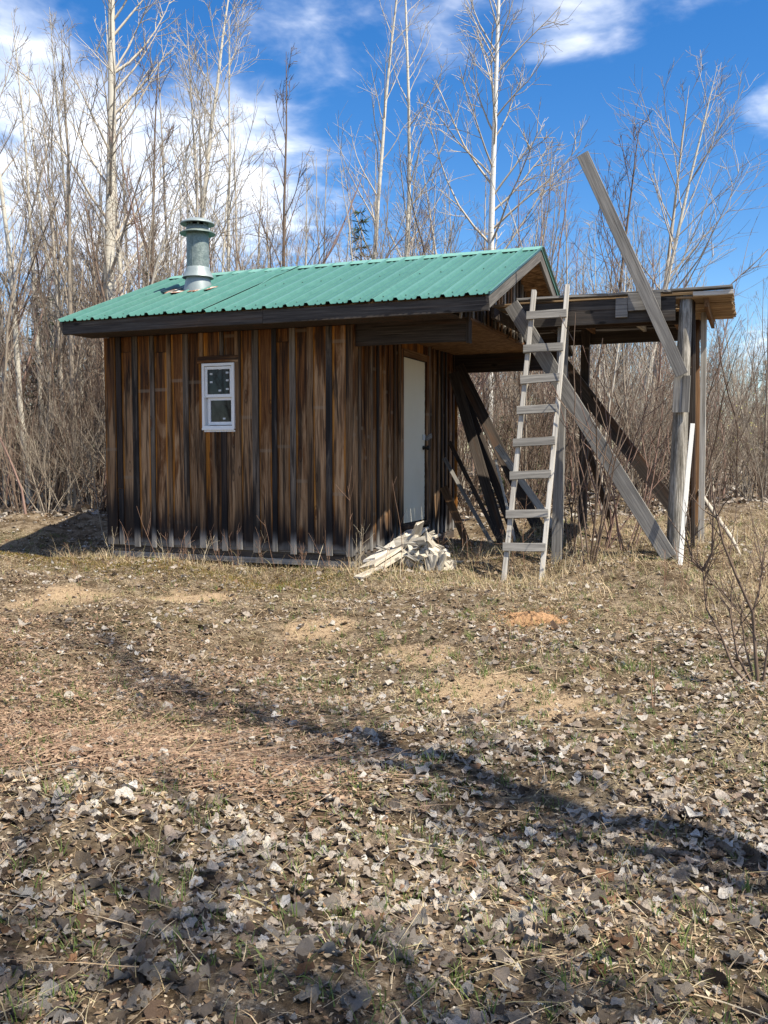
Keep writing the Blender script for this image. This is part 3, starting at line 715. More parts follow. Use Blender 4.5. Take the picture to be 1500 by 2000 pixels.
logpost('post', 6.47, 2.12, 6.44, 2.12, 2.93, .062, .055, M_BROWN)
plank('beam', (4.79, DYF + .02, 2.83), (DX1 - .52, DYF + .02, 2.83), .235, .04, (0, 0, 1), M_FASC, plat, seg=8)
plank('beam', (4.79, DYF + .50, 2.80), (DX1 - .45, DYF + .50, 2.80), .12, .04, (0, 0, 1), M_DARK, plat, seg=6)
plank('beam', (DX0, DYB - .02, 2.83), (DX1 - .35, DYB - .02, 2.83), .22, .04, (0, 0, 1), M_DARK, plat, seg=8)
for xx, mt in ((4.52, M_DARK), (4.90, M_DARK), (5.30, M_BROWN), (5.78, M_PALE), (6.25, M_BROWN), (6.62, M_BROWN)):
    plank('joist', (xx, DYF + .05, 2.89), (xx + (.10 if mt is M_PALE else 0), DYB - .06, 2.89), .035, .11, (1, 0, 0), mt if mt is not M_PALE else M_GREYL, plat, seg=4)
# deck boards along X, each row made of pieces of random length
y = DYF - .03; row = 0
while y < DYB + .02:
    x = 4.79 if row < 2 else DX0 + .02; first = True  # rear rows added further left to keep the sun off the door
    while x < DX1 - .02:
        L = random.uniform(.35, .95) if row == 0 else random.uniform(.8, 2.1); x1 = min(x + L, DX1 + random.uniform(-.03, .02) if row else DX1)
        if DX1 - x1 < .25: x1 = DX1
        if row == 0 and x < 6.30 < x1: x1 = 6.31
        zz = DZT + .012 * (row == 0) + random.uniform(-.005, .006)
        plank('deck_board', (x, y + .065 + random.uniform(-.015, .008) * (row == 0), zz), (x1 - .004, y + .065 + random.uniform(-.015, .008) * (row == 0), zz + random.uniform(-.006, .006)), .128, .024, (0, 1, 0), random.choice((M_GREY, M_DECKU, M_DECKU)) if row else M_GREY, plat, rough_end=.006, jit=.003)
        x = x1
    y += .136; row += 1
# overhanging edge joist right of the post
plank('edge_board', (6.50, DYF + .0, 2.955), (DX1 + .0, DYF + .0, 2.955), .042, .05, (0, 0, 1), M_GREYL, plat)
for k in range(12):
    yy = DYF + .08 + k * .14
    plank('underside_slat', (6.33, yy, 2.935 + random.uniform(-.004, .004)), (DX1 + random.uniform(-.03, .01), yy, 2.935), .12, .02, (0, 1, 0), M_DECKU, plat, rough_end=.004)
# braces and blocks
plank('brace', (6.335, .415, .42), (4.74, .415, 2.95), .152, .038, (1, 0, .6), M_GREY, plat, seg=6)
plank('brace', (6.56, 2.06, .40), (4.86, 2.06, 2.62), .155, .04, (1, 0, .6), M_DARK, plat, seg=6)
plank('brace', (5.45, 2.9, .5), (5.10, 2.3, 1.9), .07, .05, (1, 0, 0), M_DARK, plat)
plank('cleat', (6.375, .435, 1.83), (6.385, .435, 2.18), .085, .035, (1, 0, 0), M_GREY, plat); plank('cleat', (6.452, .430, 1.83), (6.462, .430, 2.18), .068, .045, (1, 0, 0), M_GREY, plat)
plank('beam_block', (5.90, .428, 2.905), (6.205, .428, 2.912), .165, .03, (0, 0, 1), M_GREY, plat)
plank('beam_block', (5.78, .432, 2.86), (5.895, .432, 2.86), .19, .018, (0, 0, 1), M_GREY, plat)
plank('footing_block', (6.28, .36, Gs(6.35, .4) - .02), (6.28, .36, .375), .16, .14, (1, 0, 0), M_GREY, plat, seg=2)
plank('footing_block', (6.42, .37, Gs(6.35, .4) - .02), (6.42, .37, .30), .10, .12, (1, 0, 0), M_GREYL, plat, seg=2)
plank('post', (6.53, .80, Gs(6.5, .8) - .03), (6.485, .80, 2.93), .035, .09, (1, 0, 0), M_DARK, plat, seg=4)
plank('upright', (6.58, 1.35, Gs(6.5, 1.3) - .03), (6.56, 1.35, 2.90), .06, .04, (1, 0, 0), M_GREYL, plat, seg=4)
plank('upright', (6.50, .64, 1.2), (6.48, .62, 2.93), .045, .03, (1, 0, 0), M_DARK, plat, seg=4)
plank('tall_board', (6.420, .360, 2.185), (5.445, .375, 4.36), .118, .024, (1, 0, .45), M_GREY, plat, seg=8, warp=.012)

# loose poles and boards about the platform
plv = thing('white_pole', 'thin white pole leaning against the round log post of the platform', 'pole', (6.45, .19, Gs(6.45, .19)))
plank('shaft', (6.45, .19, Gs(6.45, .19) - .01), (6.525, .40, 1.72), .042, .020, (1, 0, 0), M_WHITE, plv)
def stick(name, pts, r0, r1, mat, k=6):
    return (np.array(pts, float), np.linspace(r0, r1, len(pts)), k)

# ------------------------------------------------------------------ ladder
lad = thing('ladder', 'homemade grey board ladder leaning on the edge of the platform', 'ladder', (5.0, -.02, Gs(5.0, 0)))
lf0, lf1 = Vector((4.80, -.06, Gs(4.8, 0) - .02)), Vector((4.985, .36, 3.065))
rf0, rf1 = Vector((5.165, -.01, Gs(5.16, 0) - .02)), Vector((5.315, .38, 3.10))
lrail = plank('rail', lf0, lf1, .045, .085, (1, .12, 0), M_GREYL, lad, seg=6, warp=.008)
rrail = plank('rail', rf0, rf1, .045, .085, (1, .12, 0), M_GREYL, lad, seg=6, warp=.008)
def zfrac(py, a, b, x): # height on the rail plane for a picture row
    return None
rung_rows = ((619, 615), (684, 680), (744, 739), (803, 799), (866, 862), (930, 927), (1005, 1003), (1068, 1069))
for k, (ya, yb) in enumerate(rung_rows):
    pa = yp(1000, ya, 0.1); pb = yp(1080, yb, 0.1)
    def on(a, b, py, px):
        lo, hi = 0., 1.
        for _ in range(30):
            t = (lo + hi) / 2; p = np.array(a.lerp(b, t)); d = p - CAM; yv = 1000 - FPX * (d @ up) / (d @ fw)
            if yv > py: lo = t
            else: hi = t
        return a.lerp(b, t)
    A = on(lf0, lf1, ya, 0); B = on(rf0, rf1, yb, 0)
    u = (B - A).normalized(); nrm = Vector((.12, -1, .12)).normalized(); o = nrm * .058
    plank('rung', A + o - u * random.uniform(.03, .045), B + o + u * random.uniform(.0, .02), .082, .024, (0, .15, 1), M_GREY, lad, warp=.003, rough_end=.002, skew=random.uniform(-.05, .05))

# ------------------------------------------------------------------ boards leaning at the porch's back corner
LB = [
 ((4.62, 2.35, .36), (3.30, 3.30, 2.62), .15, .035, M_DARK, 'longest dark plank leaning up to the back corner beam of the porch'),
 ((4.44, 2.15, 1.05), (3.95, 2.45, 2.0), .0, 0, None, ''),
 ((4.18, 2.42, .30), (3.26, 3.20, 2.52), .14, .035, M_DARK, 'dark plank leaning steeply beside the longest one at the porch corner'),
 ((4.34, 2.50, .30), (3.32, 3.35, 2.35), .12, .03, M_DARK, 'middle dark plank in the leaning bundle at the porch corner'),
 ((4.20, 2.25, .30), (3.24, 3.1, 1.58), .055, .03, M_DARK, 'thin dark slat leaning low against the back of the door wall'),
 ((4.12, 2.15, .28), (3.20, 3.0, 1.36), .05, .03, M_GREY, 'thin grey slat leaning lowest behind the wood pile'),
 ((3.84, 2.0, .26), (3.30, 2.66, .98), .10, .03, M_BROWN, 'short wide brown board leaning by the right side of the door'),
 ((4.86, 2.2, .36), (4.07, 2.46, 1.52), .085, .03, M_GREYL, 'pale sunlit board leaning in front of the dark plank bundle'),
 ((4.40, 2.10, .32), (4.06, 2.42, 1.35), .03, .02, M_GREYL, 'narrow pale lath among the dark leaning planks'),
]
for p0, p1, w, t, mt, lab in LB:
    if not mt: continue
    o = plank('leaning_board', (p0[0], p0[1], Gs(p0[0], p0[1]) - .01), p1, w, t, (1, .3, .5), mt, None, seg=5, warp=.012)
    tag(o, lab, 'board', 'boards leaning at the porch corner')

# ------------------------------------------------------------------ scrap wood pile before the door
pz = Gs(3.5, .4)
a0 = gp(728, 1100, pz + .06); a1 = gp(822, 1035, .50)
def scrap(name, p0, p1, w, t, wd, mat, lab, grp='scrap wood heaped before the door', **k):
    o = plank(name, p0, p1, w, t, wd, mat, None, **k); tag(o, lab, 'plank' if 'plank' in name else 'wood', grp); return o
b0 = gp(716, 1108, pz + .03); b1 = yp(822, 1034, .80)
scrap('plank', tuple(b0), tuple(b1), .24, .03, (1, -.5, .25), M_PALE, 'broad pale slab sloping from the grass up to the top of the wood pile', rough_end=.03, warp=.02)
b2 = b0 + np.array((.13, .02, .0)); b3 = b1 + np.array((.17, -.02, -.06))
scrap('plank', tuple(b2), tuple(b3), .15, .028, (1, -.6, .1), M_PALE, 'narrower pale slab sloping along the camera side of the broad one', rough_end=.03, warp=.02)
b4 = b0 + np.array((-.06, .22, .05)); b5 = b1 + np.array((-.14, .10, -.02))
scrap('plank', tuple(b4), tuple(b5), .16, .025, (1, -.4, .2), M_GREYL, 'greyish board sloping between the pale slab and the wall', rough_end=.02, warp=.015)
a2 = gp(700, 1128, pz + .015); a3 = gp(752, 1103, pz + .03)
scrap('plank', tuple(a2), tuple(a3), .10, .022, (1, -.9, 0), M_PALE, 'short pale board lying in the grass at the foot of the pile', rough_end=.02)
rr = random.Random(5)
wp0 = gp(826, 1108, pz)
proto = [plank_mesh('broken_board', rr.uniform(.16, .30), rr.uniform(.07, .125), rr.uniform(.035, .06), (M_PALE, M_PALE, M_GREYL, M_PALE, M_PALE, M_GREY)[i], seg=3, jit=.013, ch=.016, rough_end=.03) for i in range(6)]
for i in range(46):
    q = math.sqrt(rr.random()); aa = rr.uniform(0, 2 * PI); x = wp0[0] - .04 + .33 * q * math.cos(aa); y = wp0[1] + .12 + .22 * q * math.sin(aa); lay = rr.random()
    z = Gs(x, y) + .015 + .33 * (1 - q * q * .8) * (i / 46) ; o = link('broken_board', proto[i % 6])
    d = Vector((rr.uniform(-1, 1), rr.uniform(-1, .6), rr.uniform(-.35, .45)))
    o.matrix_basis = frame((x, y, z), Vector((x, y, z)) + d, (rr.uniform(-1, 1), rr.uniform(-1, 1), rr.uniform(-.4, .4)))
    tag(o, 'short broken pale board heaped before the white door', 'wood', 'broken boards in the pile')
for i in range(16):
    x = wp0[0] + .12 + rr.uniform(-.1, .16); y = wp0[1] - .07 + rr.uniform(-.06, .06)
    o = link('upright_scrap', proto[(i * 2 + 1) % 6]); b0 = Vector((x, y, Gs(x, y) - .02))
    o.matrix_basis = frame(b0, b0 + Vector((rr.uniform(-.4, .4), rr.uniform(-.1, .5), 1)), (1, rr.uniform(-.6, .6), 0)); o.scale = (.45, .7, .75)
    tag(o, 'jagged pale scrap standing on end at the right of the wood pile', 'wood', 'upright scraps in the wood pile')

# ------------------------------------------------------------------ tubes, trees
class Acc:
    def __init__(s): s.V = []; s.F = []; s.n = 0
    def tube(s, pts, rad, k):
        pts = np.asarray(pts, float); n = len(pts)
        d = np.gradient(pts, axis=0); d /= np.linalg.norm(d, axis=1)[:, None] + 1e-9
        ref = np.array((0., 0, 1)) if abs(d[:, 2]).mean() < .8 else np.array((1., 0, 0))
        u = np.cross(d, ref); u /= np.linalg.norm(u, axis=1)[:, None] + 1e-9; w = np.cross(d, u)
        a = np.arange(k) * 2 * PI / k
        ring = pts[:, None] + np.asarray(rad)[:, None, None] * (u[:, None] * np.cos(a)[None, :, None] + w[:, None] * np.sin(a)[None, :, None])
        s.V.append(ring.reshape(-1, 3)); i = s.n + np.arange(n * k).reshape(n, k); j = np.roll(i, -1, 1)
        s.F.append(np.stack([i[:-1], j[:-1], j[1:], i[1:]], -1).reshape(-1, 4)); s.n += n * k
    def get(s): return np.concatenate(s.V), np.concatenate(s.F)
    def mesh(s, name, mat, smooth=True): v, f = s.get(); return mesh_np(name, v, f, mat, smooth=smooth)
def path(rg, p, d, L, n, curl=.35, wob=.12):
    """a branch: n points from p along d, bending towards the light"""
    P_ = [np.array(p, float)]; d = np.array(d, float)
    for i in range(n - 1):
        d = d + np.array((0, 0, curl / n)) + rg.normal(0, wob, 3) * .5; d /= np.linalg.norm(d)
        P_.append(P_[-1] + d * L / (n - 1))
    return np.array(P_), d
def interp(P_, t):
    n = len(P_) - 1; f = min(max(t, 0), .999) * n; i = int(f); return P_[i] + (P_[i + 1] - P_[i]) * (f - i), P_[i + 1] - P_[i]
def side(rg, axis, ang):
    a = axis / (np.linalg.norm(axis) + 1e-9); r = rg.normal(0, 1, 3); r -= a * (r @ a); r /= np.linalg.norm(r) + 1e-9
    return a * math.cos(ang) + r * math.sin(ang)
def tree_geo(seed, H, r0, nb, lf=.33, ang=.8, tmin=.25, lean=(0, 0), subs=4, twigs=2, tr=.0035, wob=.022, k0=7, top=.98, curl=.5, lod=0):
    rg = np.random.default_rng(seed); tk, br = Acc(), Acc()
    n = 12; T = [np.zeros(3)]; d = np.array((lean[0], lean[1], 1.)); d /= np.linalg.norm(d)
    for i in range(n):
        d = d + rg.normal(0, wob, 3) * np.array((1, 1, .1)) + np.array((-lean[0], -lean[1], 0)) * .03; d /= np.linalg.norm(d); T.append(T[-1] + d * H / n)
    T = np.array(T); R = r0 * (1 - np.linspace(0, 1, n + 1)) ** .75 + .004; R[0] *= 1.25
    T[0, 2] -= .15
    tk.tube(T, R, k0)
    for b in range(nb):
        t = tmin + (top - tmin) * (b + rg.uniform(0, 1)) / nb; p, ax = interp(T, t); rr_ = r0 * (1 - t) ** .75 + .004
        L = H * lf * (1 - t) ** .65 * rg.uniform(.55, 1.1) + .15
        n1, n2, kb = (6, 4, 4) if not lod else (4, 3, 3)
        P1, _ = path(rg, p, side(rg, ax, ang * rg.uniform(.75, 1.2)), L, n1, curl, .16)
        q = min(rr_ * .42, .010 + L * .009); br.tube(P1, np.linspace(q, tr, n1), kb)
        for s_ in range(max(1, int(subs * (.5 + L / (H * lf))))):
            u = rg.uniform(.25, 1.0); p2, ax2 = interp(P1, u); L2 = L * rg.uniform(.22, .5) * (1.15 - .5 * u)
            P2, _ = path(rg, p2, side(rg, ax2, rg.uniform(.45, .9)), L2, n2, curl * .6, .2); br.tube(P2, np.linspace(max(tr, q * .4), tr * .7, n2), 3)
            for w_ in range(twigs):
                p3, ax3 = interp(P2, rg.uniform(.3, 1)); P3, _ = path(rg, p3, side(rg, ax3, rg.uniform(.4, .9)), L2 * rg.uniform(.3, .6) + .04, 3, .2, .2); br.tube(P3, np.linspace(tr * .8, tr * .55, 3), 3)
    return tk, br
def shrub_geo(seed, H, stems, r0=.018, spread=.35, subs=7, tr=.003, curl=.45):
    rg = np.random.default_rng(seed); a = Acc()
    for s_ in range(stems):
        az = rg.uniform(0, 2 * PI); sp = rg.uniform(.05, spread) * 1.6; d = np.array((math.cos(az) * sp, math.sin(az) * sp, 1.)); d /= np.linalg.norm(d)
        L = H * rg.uniform(.6, 1.05); b0 = np.array((math.cos(az), math.sin(az), 0)) * rg.uniform(0, .12); b0[2] = -.06
        P1, _ = path(rg, b0, d, L, 8, curl * .3, .10); q = r0 * rg.uniform(.6, 1.1); a.tube(P1, np.linspace(q, tr, 8), 5)
        for k in range(subs):
            u = rg.uniform(.22, .97); p2, ax2 = interp(P1, u); L2 = L * rg.uniform(.15, .38) * (1.2 - .6 * u)
            P2, _ = path(rg, p2, side(rg, ax2, rg.uniform(.4, .85)), L2, 5, curl, .16); a.tube(P2, np.linspace(max(tr, q * .45 * (1 - u * .5)), tr * .7, 5), 3)
            for w_ in range(3):
                p3, ax3 = interp(P2, rg.uniform(.2, 1)); P3, _ = path(rg, p3, side(rg, ax3, rg.uniform(.35, .8)), L2 * rg.uniform(.25, .5), 3, .3, .2); a.tube(P3, np.linspace(tr * .8, tr * .5, 3), 3)
    return a
def place_tree(name, label, cat, xy, geo, mt, mb, group=None, rot=0.):
    z = Gs(*xy); o = thing(name, label, cat, (xy[0], xy[1], z), group); o.rotation_euler = (0, 0, rot)
    link('trunk', geo[0].mesh('trunk', mt), o); link('branches', geo[1].mesh('branches', mb), o); return o

# the big trees one can tell apart: picture column, distance, height, radius, lean...
R_ = rt[:2]
def ln(a): return (R_[0] * a, R_[1] * a)
HERO = [
 ('aspen_tree', 'tallest pale aspen rising just left of the metal chimney', 222, 17.0, 12.8, .135, 34, .29, .7, .28, ln(-.004), M_ASPEN, M_TWIGL, dict(subs=8, twigs=3, tr=.0045, wob=.012)),
 ('aspen_tree', 'slim pale trunk leaning left at the far left of the picture', 62, 16.0, 10.5, .05, 20, .26, .75, .3, ln(-.05), M_ASPEN, M_TWIG, dict(subs=5, twigs=3, tr=.005)),
 ('aspen_tree', 'many branched aspen directly behind the chimney cap', 372, 18.5, 11.0, .075, 28, .34, .6, .28, ln(.0), M_ASPEN, M_TWIGL, dict(subs=9, twigs=3, tr=.005)),
 ('birch_tree', 'white birch whose trunk shows under the porch and high above the roof', 951, 20.5, 13.5, .095, 34, .27, .75, .34, ln(.015), M_BIRCH, M_TWIGL, dict(subs=8, twigs=3, tr=.007, wob=.012)),
 ('aspen_tree', 'thin pale aspen above the middle of the roof, left one of two', 712, 21.0, 13.0, .065, 24, .22, .6, .35, ln(.004), M_ASPEN, M_TWIGL, dict(subs=5, twigs=2, tr=.0045)),
 ('aspen_tree', 'thin pale aspen above the middle of the roof, right one of two', 780, 22.0, 13.5, .07, 24, .22, .6, .35, ln(.008), M_ASPEN, M_TWIGL, dict(subs=5, twigs=2, tr=.0045)),
 ('maple_sapling', 'dark slender tree between the chimney and the thin aspens', 545, 17.5, 8.2, .045, 22, .25, .5, .2, ln(.005), M_TWIGD, M_TWIGD, dict(subs=5, twigs=3, tr=.005)),
 ('poplar_tree', 'pale forked tree leaning right above the tall tilted board', 1215, 19.0, 8.4, .06, 16, .5, .55, .25, ln(.20), M_ASPEN, M_TWIGL, dict(subs=7, twigs=3, tr=.0045)),
 ('poplar_tree', 'dark upright tree just behind the tall tilted board', 1180, 18.0, 7.0, .045, 20, .38, .45, .2, ln(.02), M_TWIGD, M_TWIGD, dict(subs=6, twigs=3, tr=.005)),
 ('willow_tree', 'spreading pale tree whose long limbs reach the open sky on the right', 1250, 20.0, 8.6, .06, 16, .55, .75, .25, ln(.12), M_TWIGL, M_TWIG, dict(subs=8, twigs=3, tr=.0045)),
 ('dead_sapling', 'lone thin pole like sapling at the right edge of the clearing', 1489, 15.5, 3.6, .022, 6, .12, .3, .4, ln(.01), M_TWIG, M_TWIG, dict(subs=2, twigs=1, tr=.004)),
 ('aspen_tree', 'thin pale trunk among grey saplings left of the roof end', 118, 19.5, 9.0, .05, 14, .3, .7, .35, ln(-.01), M_ASPEN, M_TWIG, dict(subs=5, twigs=3, tr=.005)),
 ('aspen_tree', 'second pale trunk close beside the tallest aspen', 246, 17.6, 9.2, .06, 18, .35, .6, .3, ln(.01), M_ASPEN, M_TWIGL, dict(subs=5, twigs=3, tr=.0045)),
 ('maple_sapling', 'dark thin tree crossing in front of the tallest aspen', 300, 15.8, 7.5, .04, 20, .42, .5, .2, ln(-.03), M_TWIGD, M_TWIGD, dict(subs=6, twigs=3, tr=.005)),
 ('aspen_tree', 'pale aspen with upswept limbs right of the chimney', 440, 18.8, 9.6, .05, 22, .36, .55, .25, ln(.03), M_ASPEN, M_TWIGL, dict(subs=6, twigs=3, tr=.0045)),
 ('poplar_tree', 'slanting grey tree left of the birch crown', 905, 20.8, 7.4, .05, 16, .5, .6, .3, ln(-.12), M_TWIGL, M_TWIG, dict(subs=6, twigs=3, tr=.0045)),
 ('maple_sapling', 'grey brown tree reaching over the left roof end', 150, 15.5, 7.8, .05, 22, .4, .5, .2, ln(.02), M_TWIG, M_TWIG, dict(subs=7, twigs=3, tr=.005)),
]
for i, (nm, lab, px, dd, H, r0, nb, lf, ang, tmin, lean, mt, mb, kw) in enumerate(HERO):
    place_tree(nm, lab, 'tree', at(px, dd), tree_geo(100 + i, H, r0, nb, lf, ang, tmin, lean, **kw), mt, mb)

SLN = []
for i in range(5):
    tk, br = tree_geo(900 + i, 8.6, .042, 20, .20, .48, .30, (random.uniform(-.02, .02), random.uniform(-.02, .02)), subs=5, twigs=2, tr=.0035, wob=.016, k0=6)
    SLN.append((tk.mesh('trunk', M_ASPEN if i % 2 else M_TWIGL), br.mesh('branches', (M_TWIG, M_TWIGL)[i % 2])))
for q, (px, dd, sc) in enumerate(((18, 17, .95), (88, 18, 1.05), (136, 16.5, .9), (168, 19, 1.1), (268, 19, 1.05), (332, 20, 1.1), (352, 18, .8), (402, 20, 1.15), (418, 19, .85), (470, 21, 1.0), (505, 20, .85), (590, 21, .85), (622, 23, .95), (660, 22, .8), (735, 24, 1.0), (835, 23, .9), (862, 21, .75), (930, 24, .95), (1025, 22, .8), (1062, 21, .85), (1110, 23, .85), (1290, 20, .62), (1330, 22, .6), (1165, 19, .55))):
    x, y = at(px, dd); wh = 'left of the metal chimney' if px < 360 else ('behind the roof' if px < 1000 else 'behind the platform')
    o = thing('slender_aspen', 'slender straight pale trunk with short upswept twigs ' + wh, 'tree', (x, y, Gs(x, y)), 'slender pale trunks ' + wh); o.rotation_euler = (random.gauss(0, .02), random.gauss(0, .02), random.uniform(0, 6.28)); o.scale = (sc, sc, sc)
    link('trunk', SLN[q % 5][0], o); link('branches', SLN[q % 5][1], o)
# saplings: a dozen kinds, about 290 individuals, the rest a mass behind
SAP = []
SM = [M_TWIG, M_TWIGD, M_TWIGL, M_TWIGR, M_TWIG, M_TWIGD]
for i in range(12):
    tk, br = tree_geo(300 + i, 5.6 + .45 * (i % 5), .026 + .003 * (i % 4), 17, .27, .5 + .05 * (i % 3), .14, (random.uniform(-.06, .06), random.uniform(-.06, .06)), subs=6, twigs=3, tr=.0030, wob=.07, k0=5)
    v1, f1 = tk.get(); v2, f2 = br.get(); SAP.append((np.concatenate([v1, v2]), np.concatenate([f1, f2 + len(v1)])))
SHR = [shrub_geo(400 + i, 2.6 + .3 * (i % 3), 9 + i % 3, .0125, .42, 8, .003).get() for i in range(6)]
sapm = [mesh_np('sapling_wood', v, f, SM[i % 6], smooth=True) for i, (v, f) in enumerate(SAP)]
shrm = [mesh_np('shrub_wood', v, f, (M_TWIG, M_TWIGD, M_TWIGD)[i % 3], smooth=True) for i, (v, f) in enumerate(SHR)]
def free(x, y):
    if -1.0 < x < 7.3 and -9 < y < 5.2: return False
    if x > 7.3 and y < 6.5 + max(0, (x - 9) * .3): return False
    if x <= -1.0 and y < 1.2 + max(0, (-2.6 - x) * .2): return False
    return True
def hscale(px, d):
    """how tall the wood stands: tall on the left, dropping to brush on the right"""
    t = float(np.interp(px, [-200, 250, 600, 1000, 1250, 1380, 1480, 1700], [1.06, 1.0, .88, .88, .84, .66, .52, .48])); return t
cnt = 0; tries = 0
while cnt < 285 and tries < 6000:
    tries += 1
    px = random.uniform(-60, 1560); d = random.triangular(12.2, 27, 17); x, y = at(px, d)
    if not free(x, y): continue
    if 640 < px < 1000 and d < 15.5: continue
    i = random.randrange(12); s = hscale(px, d) * random.uniform(.62, 1.12) * (.7 + .3 * min(1, (d - 10) / 8))
    o = link('bare_sapling', sapm[i], loc=(x, y, Gs(x, y))); o.rotation_euler = (random.gauss(0, .05), random.gauss(0, .05), random.uniform(0, 6.28)); o.scale = (s, s, s)
    side_ = 'left of the hut' if px < 300 else ('right of the platform' if px > 1400 else 'behind the hut and platform')
    tag(o, 'slender leafless sapling in the thicket ' + side_, 'sapling', 'bare saplings ' + side_); cnt += 1
cnt = 0; tries = 0
while cnt < 100 and tries < 3000:
    tries += 1
    px = random.uniform(-40, 1540); d = random.triangular(11.5, 22, 14.5); x, y = at(px, d)
    if not free(x, y): continue
    if 620 < px < 860: continue
    i = random.randrange(6); s = random.uniform(.6, 1.15) * min(1, hscale(px, d) + .15)
    o = link('bare_shrub', shrm[i], loc=(x, y, Gs(x, y))); o.rotation_euler = (random.gauss(0, .08), random.gauss(0, .08), random.uniform(0, 6.28)); o.scale = (s, s, s)
    side_ = 'left of the hut' if px < 300 else ('right of the platform' if px > 1400 else 'under the trees behind the platform')
    tag(o, 'many stemmed leafless shrub ' + side_, 'shrub', 'leafless shrubs ' + side_); cnt += 1
# the mass of the wood behind
def mass(name, templ, n, mat, dlo, dhi, smul=1., pxr=(-500, 1900), seed=1):
    rg = np.random.default_rng(seed); px = rg.uniform(*pxr, n); d = dlo + (dhi - dlo) * rg.uniform(0, 1, n) ** .8
    V = []; F = []; o = 0
    for t, (tv, tf) in enumerate(templ):
        for q in range(t, n, len(templ)):
            x, y = at(px[q], d[q])
            if not free(x, y): continue
            s = hscale(px[q], d[q]) * rg.uniform(.6, 1.15) * smul; a = rg.uniform(0, 2 * PI); ca, sa = math.cos(a) * s, math.sin(a) * s
            lx, ly = rg.normal(0, .06, 2)
            w = np.empty_like(tv); w[:, 0] = tv[:, 0] * ca - tv[:, 1] * sa + x + lx * tv[:, 2] * s; w[:, 1] = tv[:, 0] * sa + tv[:, 1] * ca + y + ly * tv[:, 2] * s; w[:, 2] = tv[:, 2] * s + Gs(x, y)
            V.append(w); F.append(tf + o); o += len(tv)
    return kind(link(name, mesh_np(name, np.concatenate(V), np.concatenate(F), mat, smooth=True)), 'stuff')
FAR = []
for i in range(8):
    tk, br = tree_geo(500 + i, 6.2 + .3 * i % 2, .034, 15, .28, .55, .10, (0, 0), subs=4, twigs=0, tr=.0065, wob=.08, k0=3, lod=1)
    v1, f1 = tk.get(); v2, f2 = br.get(); FAR.append((np.concatenate([v1, v2]), np.concatenate([f1, f2 + len(v1)])))
mo = mass('thicket', FAR[:4], 490, M_TWIG, 22, 44, 1.05, seed=1); tag(mo, 'mass of grey leafless saplings filling the wood behind the hut', 'thicket')
mo = mass('brown_thicket', FAR[4:], 430, M_TWIGR, 24, 48, .95, seed=2); tag(mo, 'reddish brown bare brush mixed through the wood behind', 'thicket')
mo = mass('pale_thicket', FAR[2:6], 300, M_TWIGL, 26, 50, 1.15, seed=3); tag(mo, 'pale stems of young poplars far back in the wood', 'thicket')

def ring(name, n, seed, lab):
    rg = np.random.default_rng(seed); V = []; F = []; o = 0
    for q in range(n):
        tv, tf = FAR[q % 8]; a = rg.uniform(-PI * .62, PI * .62) - PI / 2 + YAW; r = rg.uniform(11, 26); x = CAM[0] + math.cos(a) * r; y = CAM[1] + math.sin(a) * r
        s_ = rg.uniform(.7, 1.2); c_, d_ = math.cos(q) * s_, math.sin(q) * s_
        w = np.empty_like(tv); w[:, 0] = tv[:, 0] * c_ - tv[:, 1] * d_ + x; w[:, 1] = tv[:, 0] * d_ + tv[:, 1] * c_ + y; w[:, 2] = tv[:, 2] * s_ + Gs(x, y); V.append(w); F.append(tf + o); o += len(tv)
    return kind(link(name, mesh_np(name, np.concatenate(V), np.concatenate(F), M_TWIG, smooth=True)), 'stuff')
tag(ring('surrounding_thicket', 130, 9, ''), 'bare thicket closing the clearing on the photographer side', 'thicket')

# spruces and young firs
def conifer_geo(seed, H, R, layers, per, nl=.06, dens=26, tmin=.06):
    rg = np.random.default_rng(seed); tk = Acc(); tk.tube([(0, 0, -.1), (0, 0, H * .5), (0, 0, H)], [H * .012 + .008, H * .007 + .004, .003], 5); V = []; F = []; n = 0
    for i in range(layers):
        t = tmin + (1 - tmin) * i / layers; z = H * t; rad = R * (1 - t) ** .85
        for b in range(per):
            if rg.uniform() < .15: continue
            a = rg.uniform(0, 2 * PI); L = rad * rg.uniform(.6, 1.1) + .05; d = np.array((math.cos(a), math.sin(a), rg.uniform(-.25, .25)))
            P1 = np.array([np.array((0, 0, z)) + d * L * u + np.array((0, 0, -.12 * L * math.sin(u * 2.6))) for u in (0, .35, .7, 1)]); tk.tube(P1, [.006, .005, .004, .002], 3)
            m = max(6, int(dens * L)); u = rg.uniform(.15, 1, m)
            base = np.array([interp(P1, q)[0] for q in u]); dirs = rg.normal(0, 1, (m, 3)) * .55 + d + np.array((0, 0, .1)); dirs /= np.linalg.norm(dirs, axis=1)[:, None]
            ln_ = nl * rg.uniform(.8, 2.0, m)[:, None]; sd = np.cross(dirs, rg.normal(0, 1, (m, 3))); sd /= np.linalg.norm(sd, axis=1)[:, None]
            tip = base + dirs * ln_; w = sd * nl * .22
            vv = np.stack([base - w * .4, base + w * .4, tip + w * .2, tip - w * .2], 1).reshape(-1, 3); V.append(vv); F.append(n + np.arange(m * 4).reshape(m, 4)); n += m * 4
    V = np.concatenate(V); return tk, (V, np.concatenate(F), np.repeat(rg.uniform(0, 1, len(V) // 4), 4))
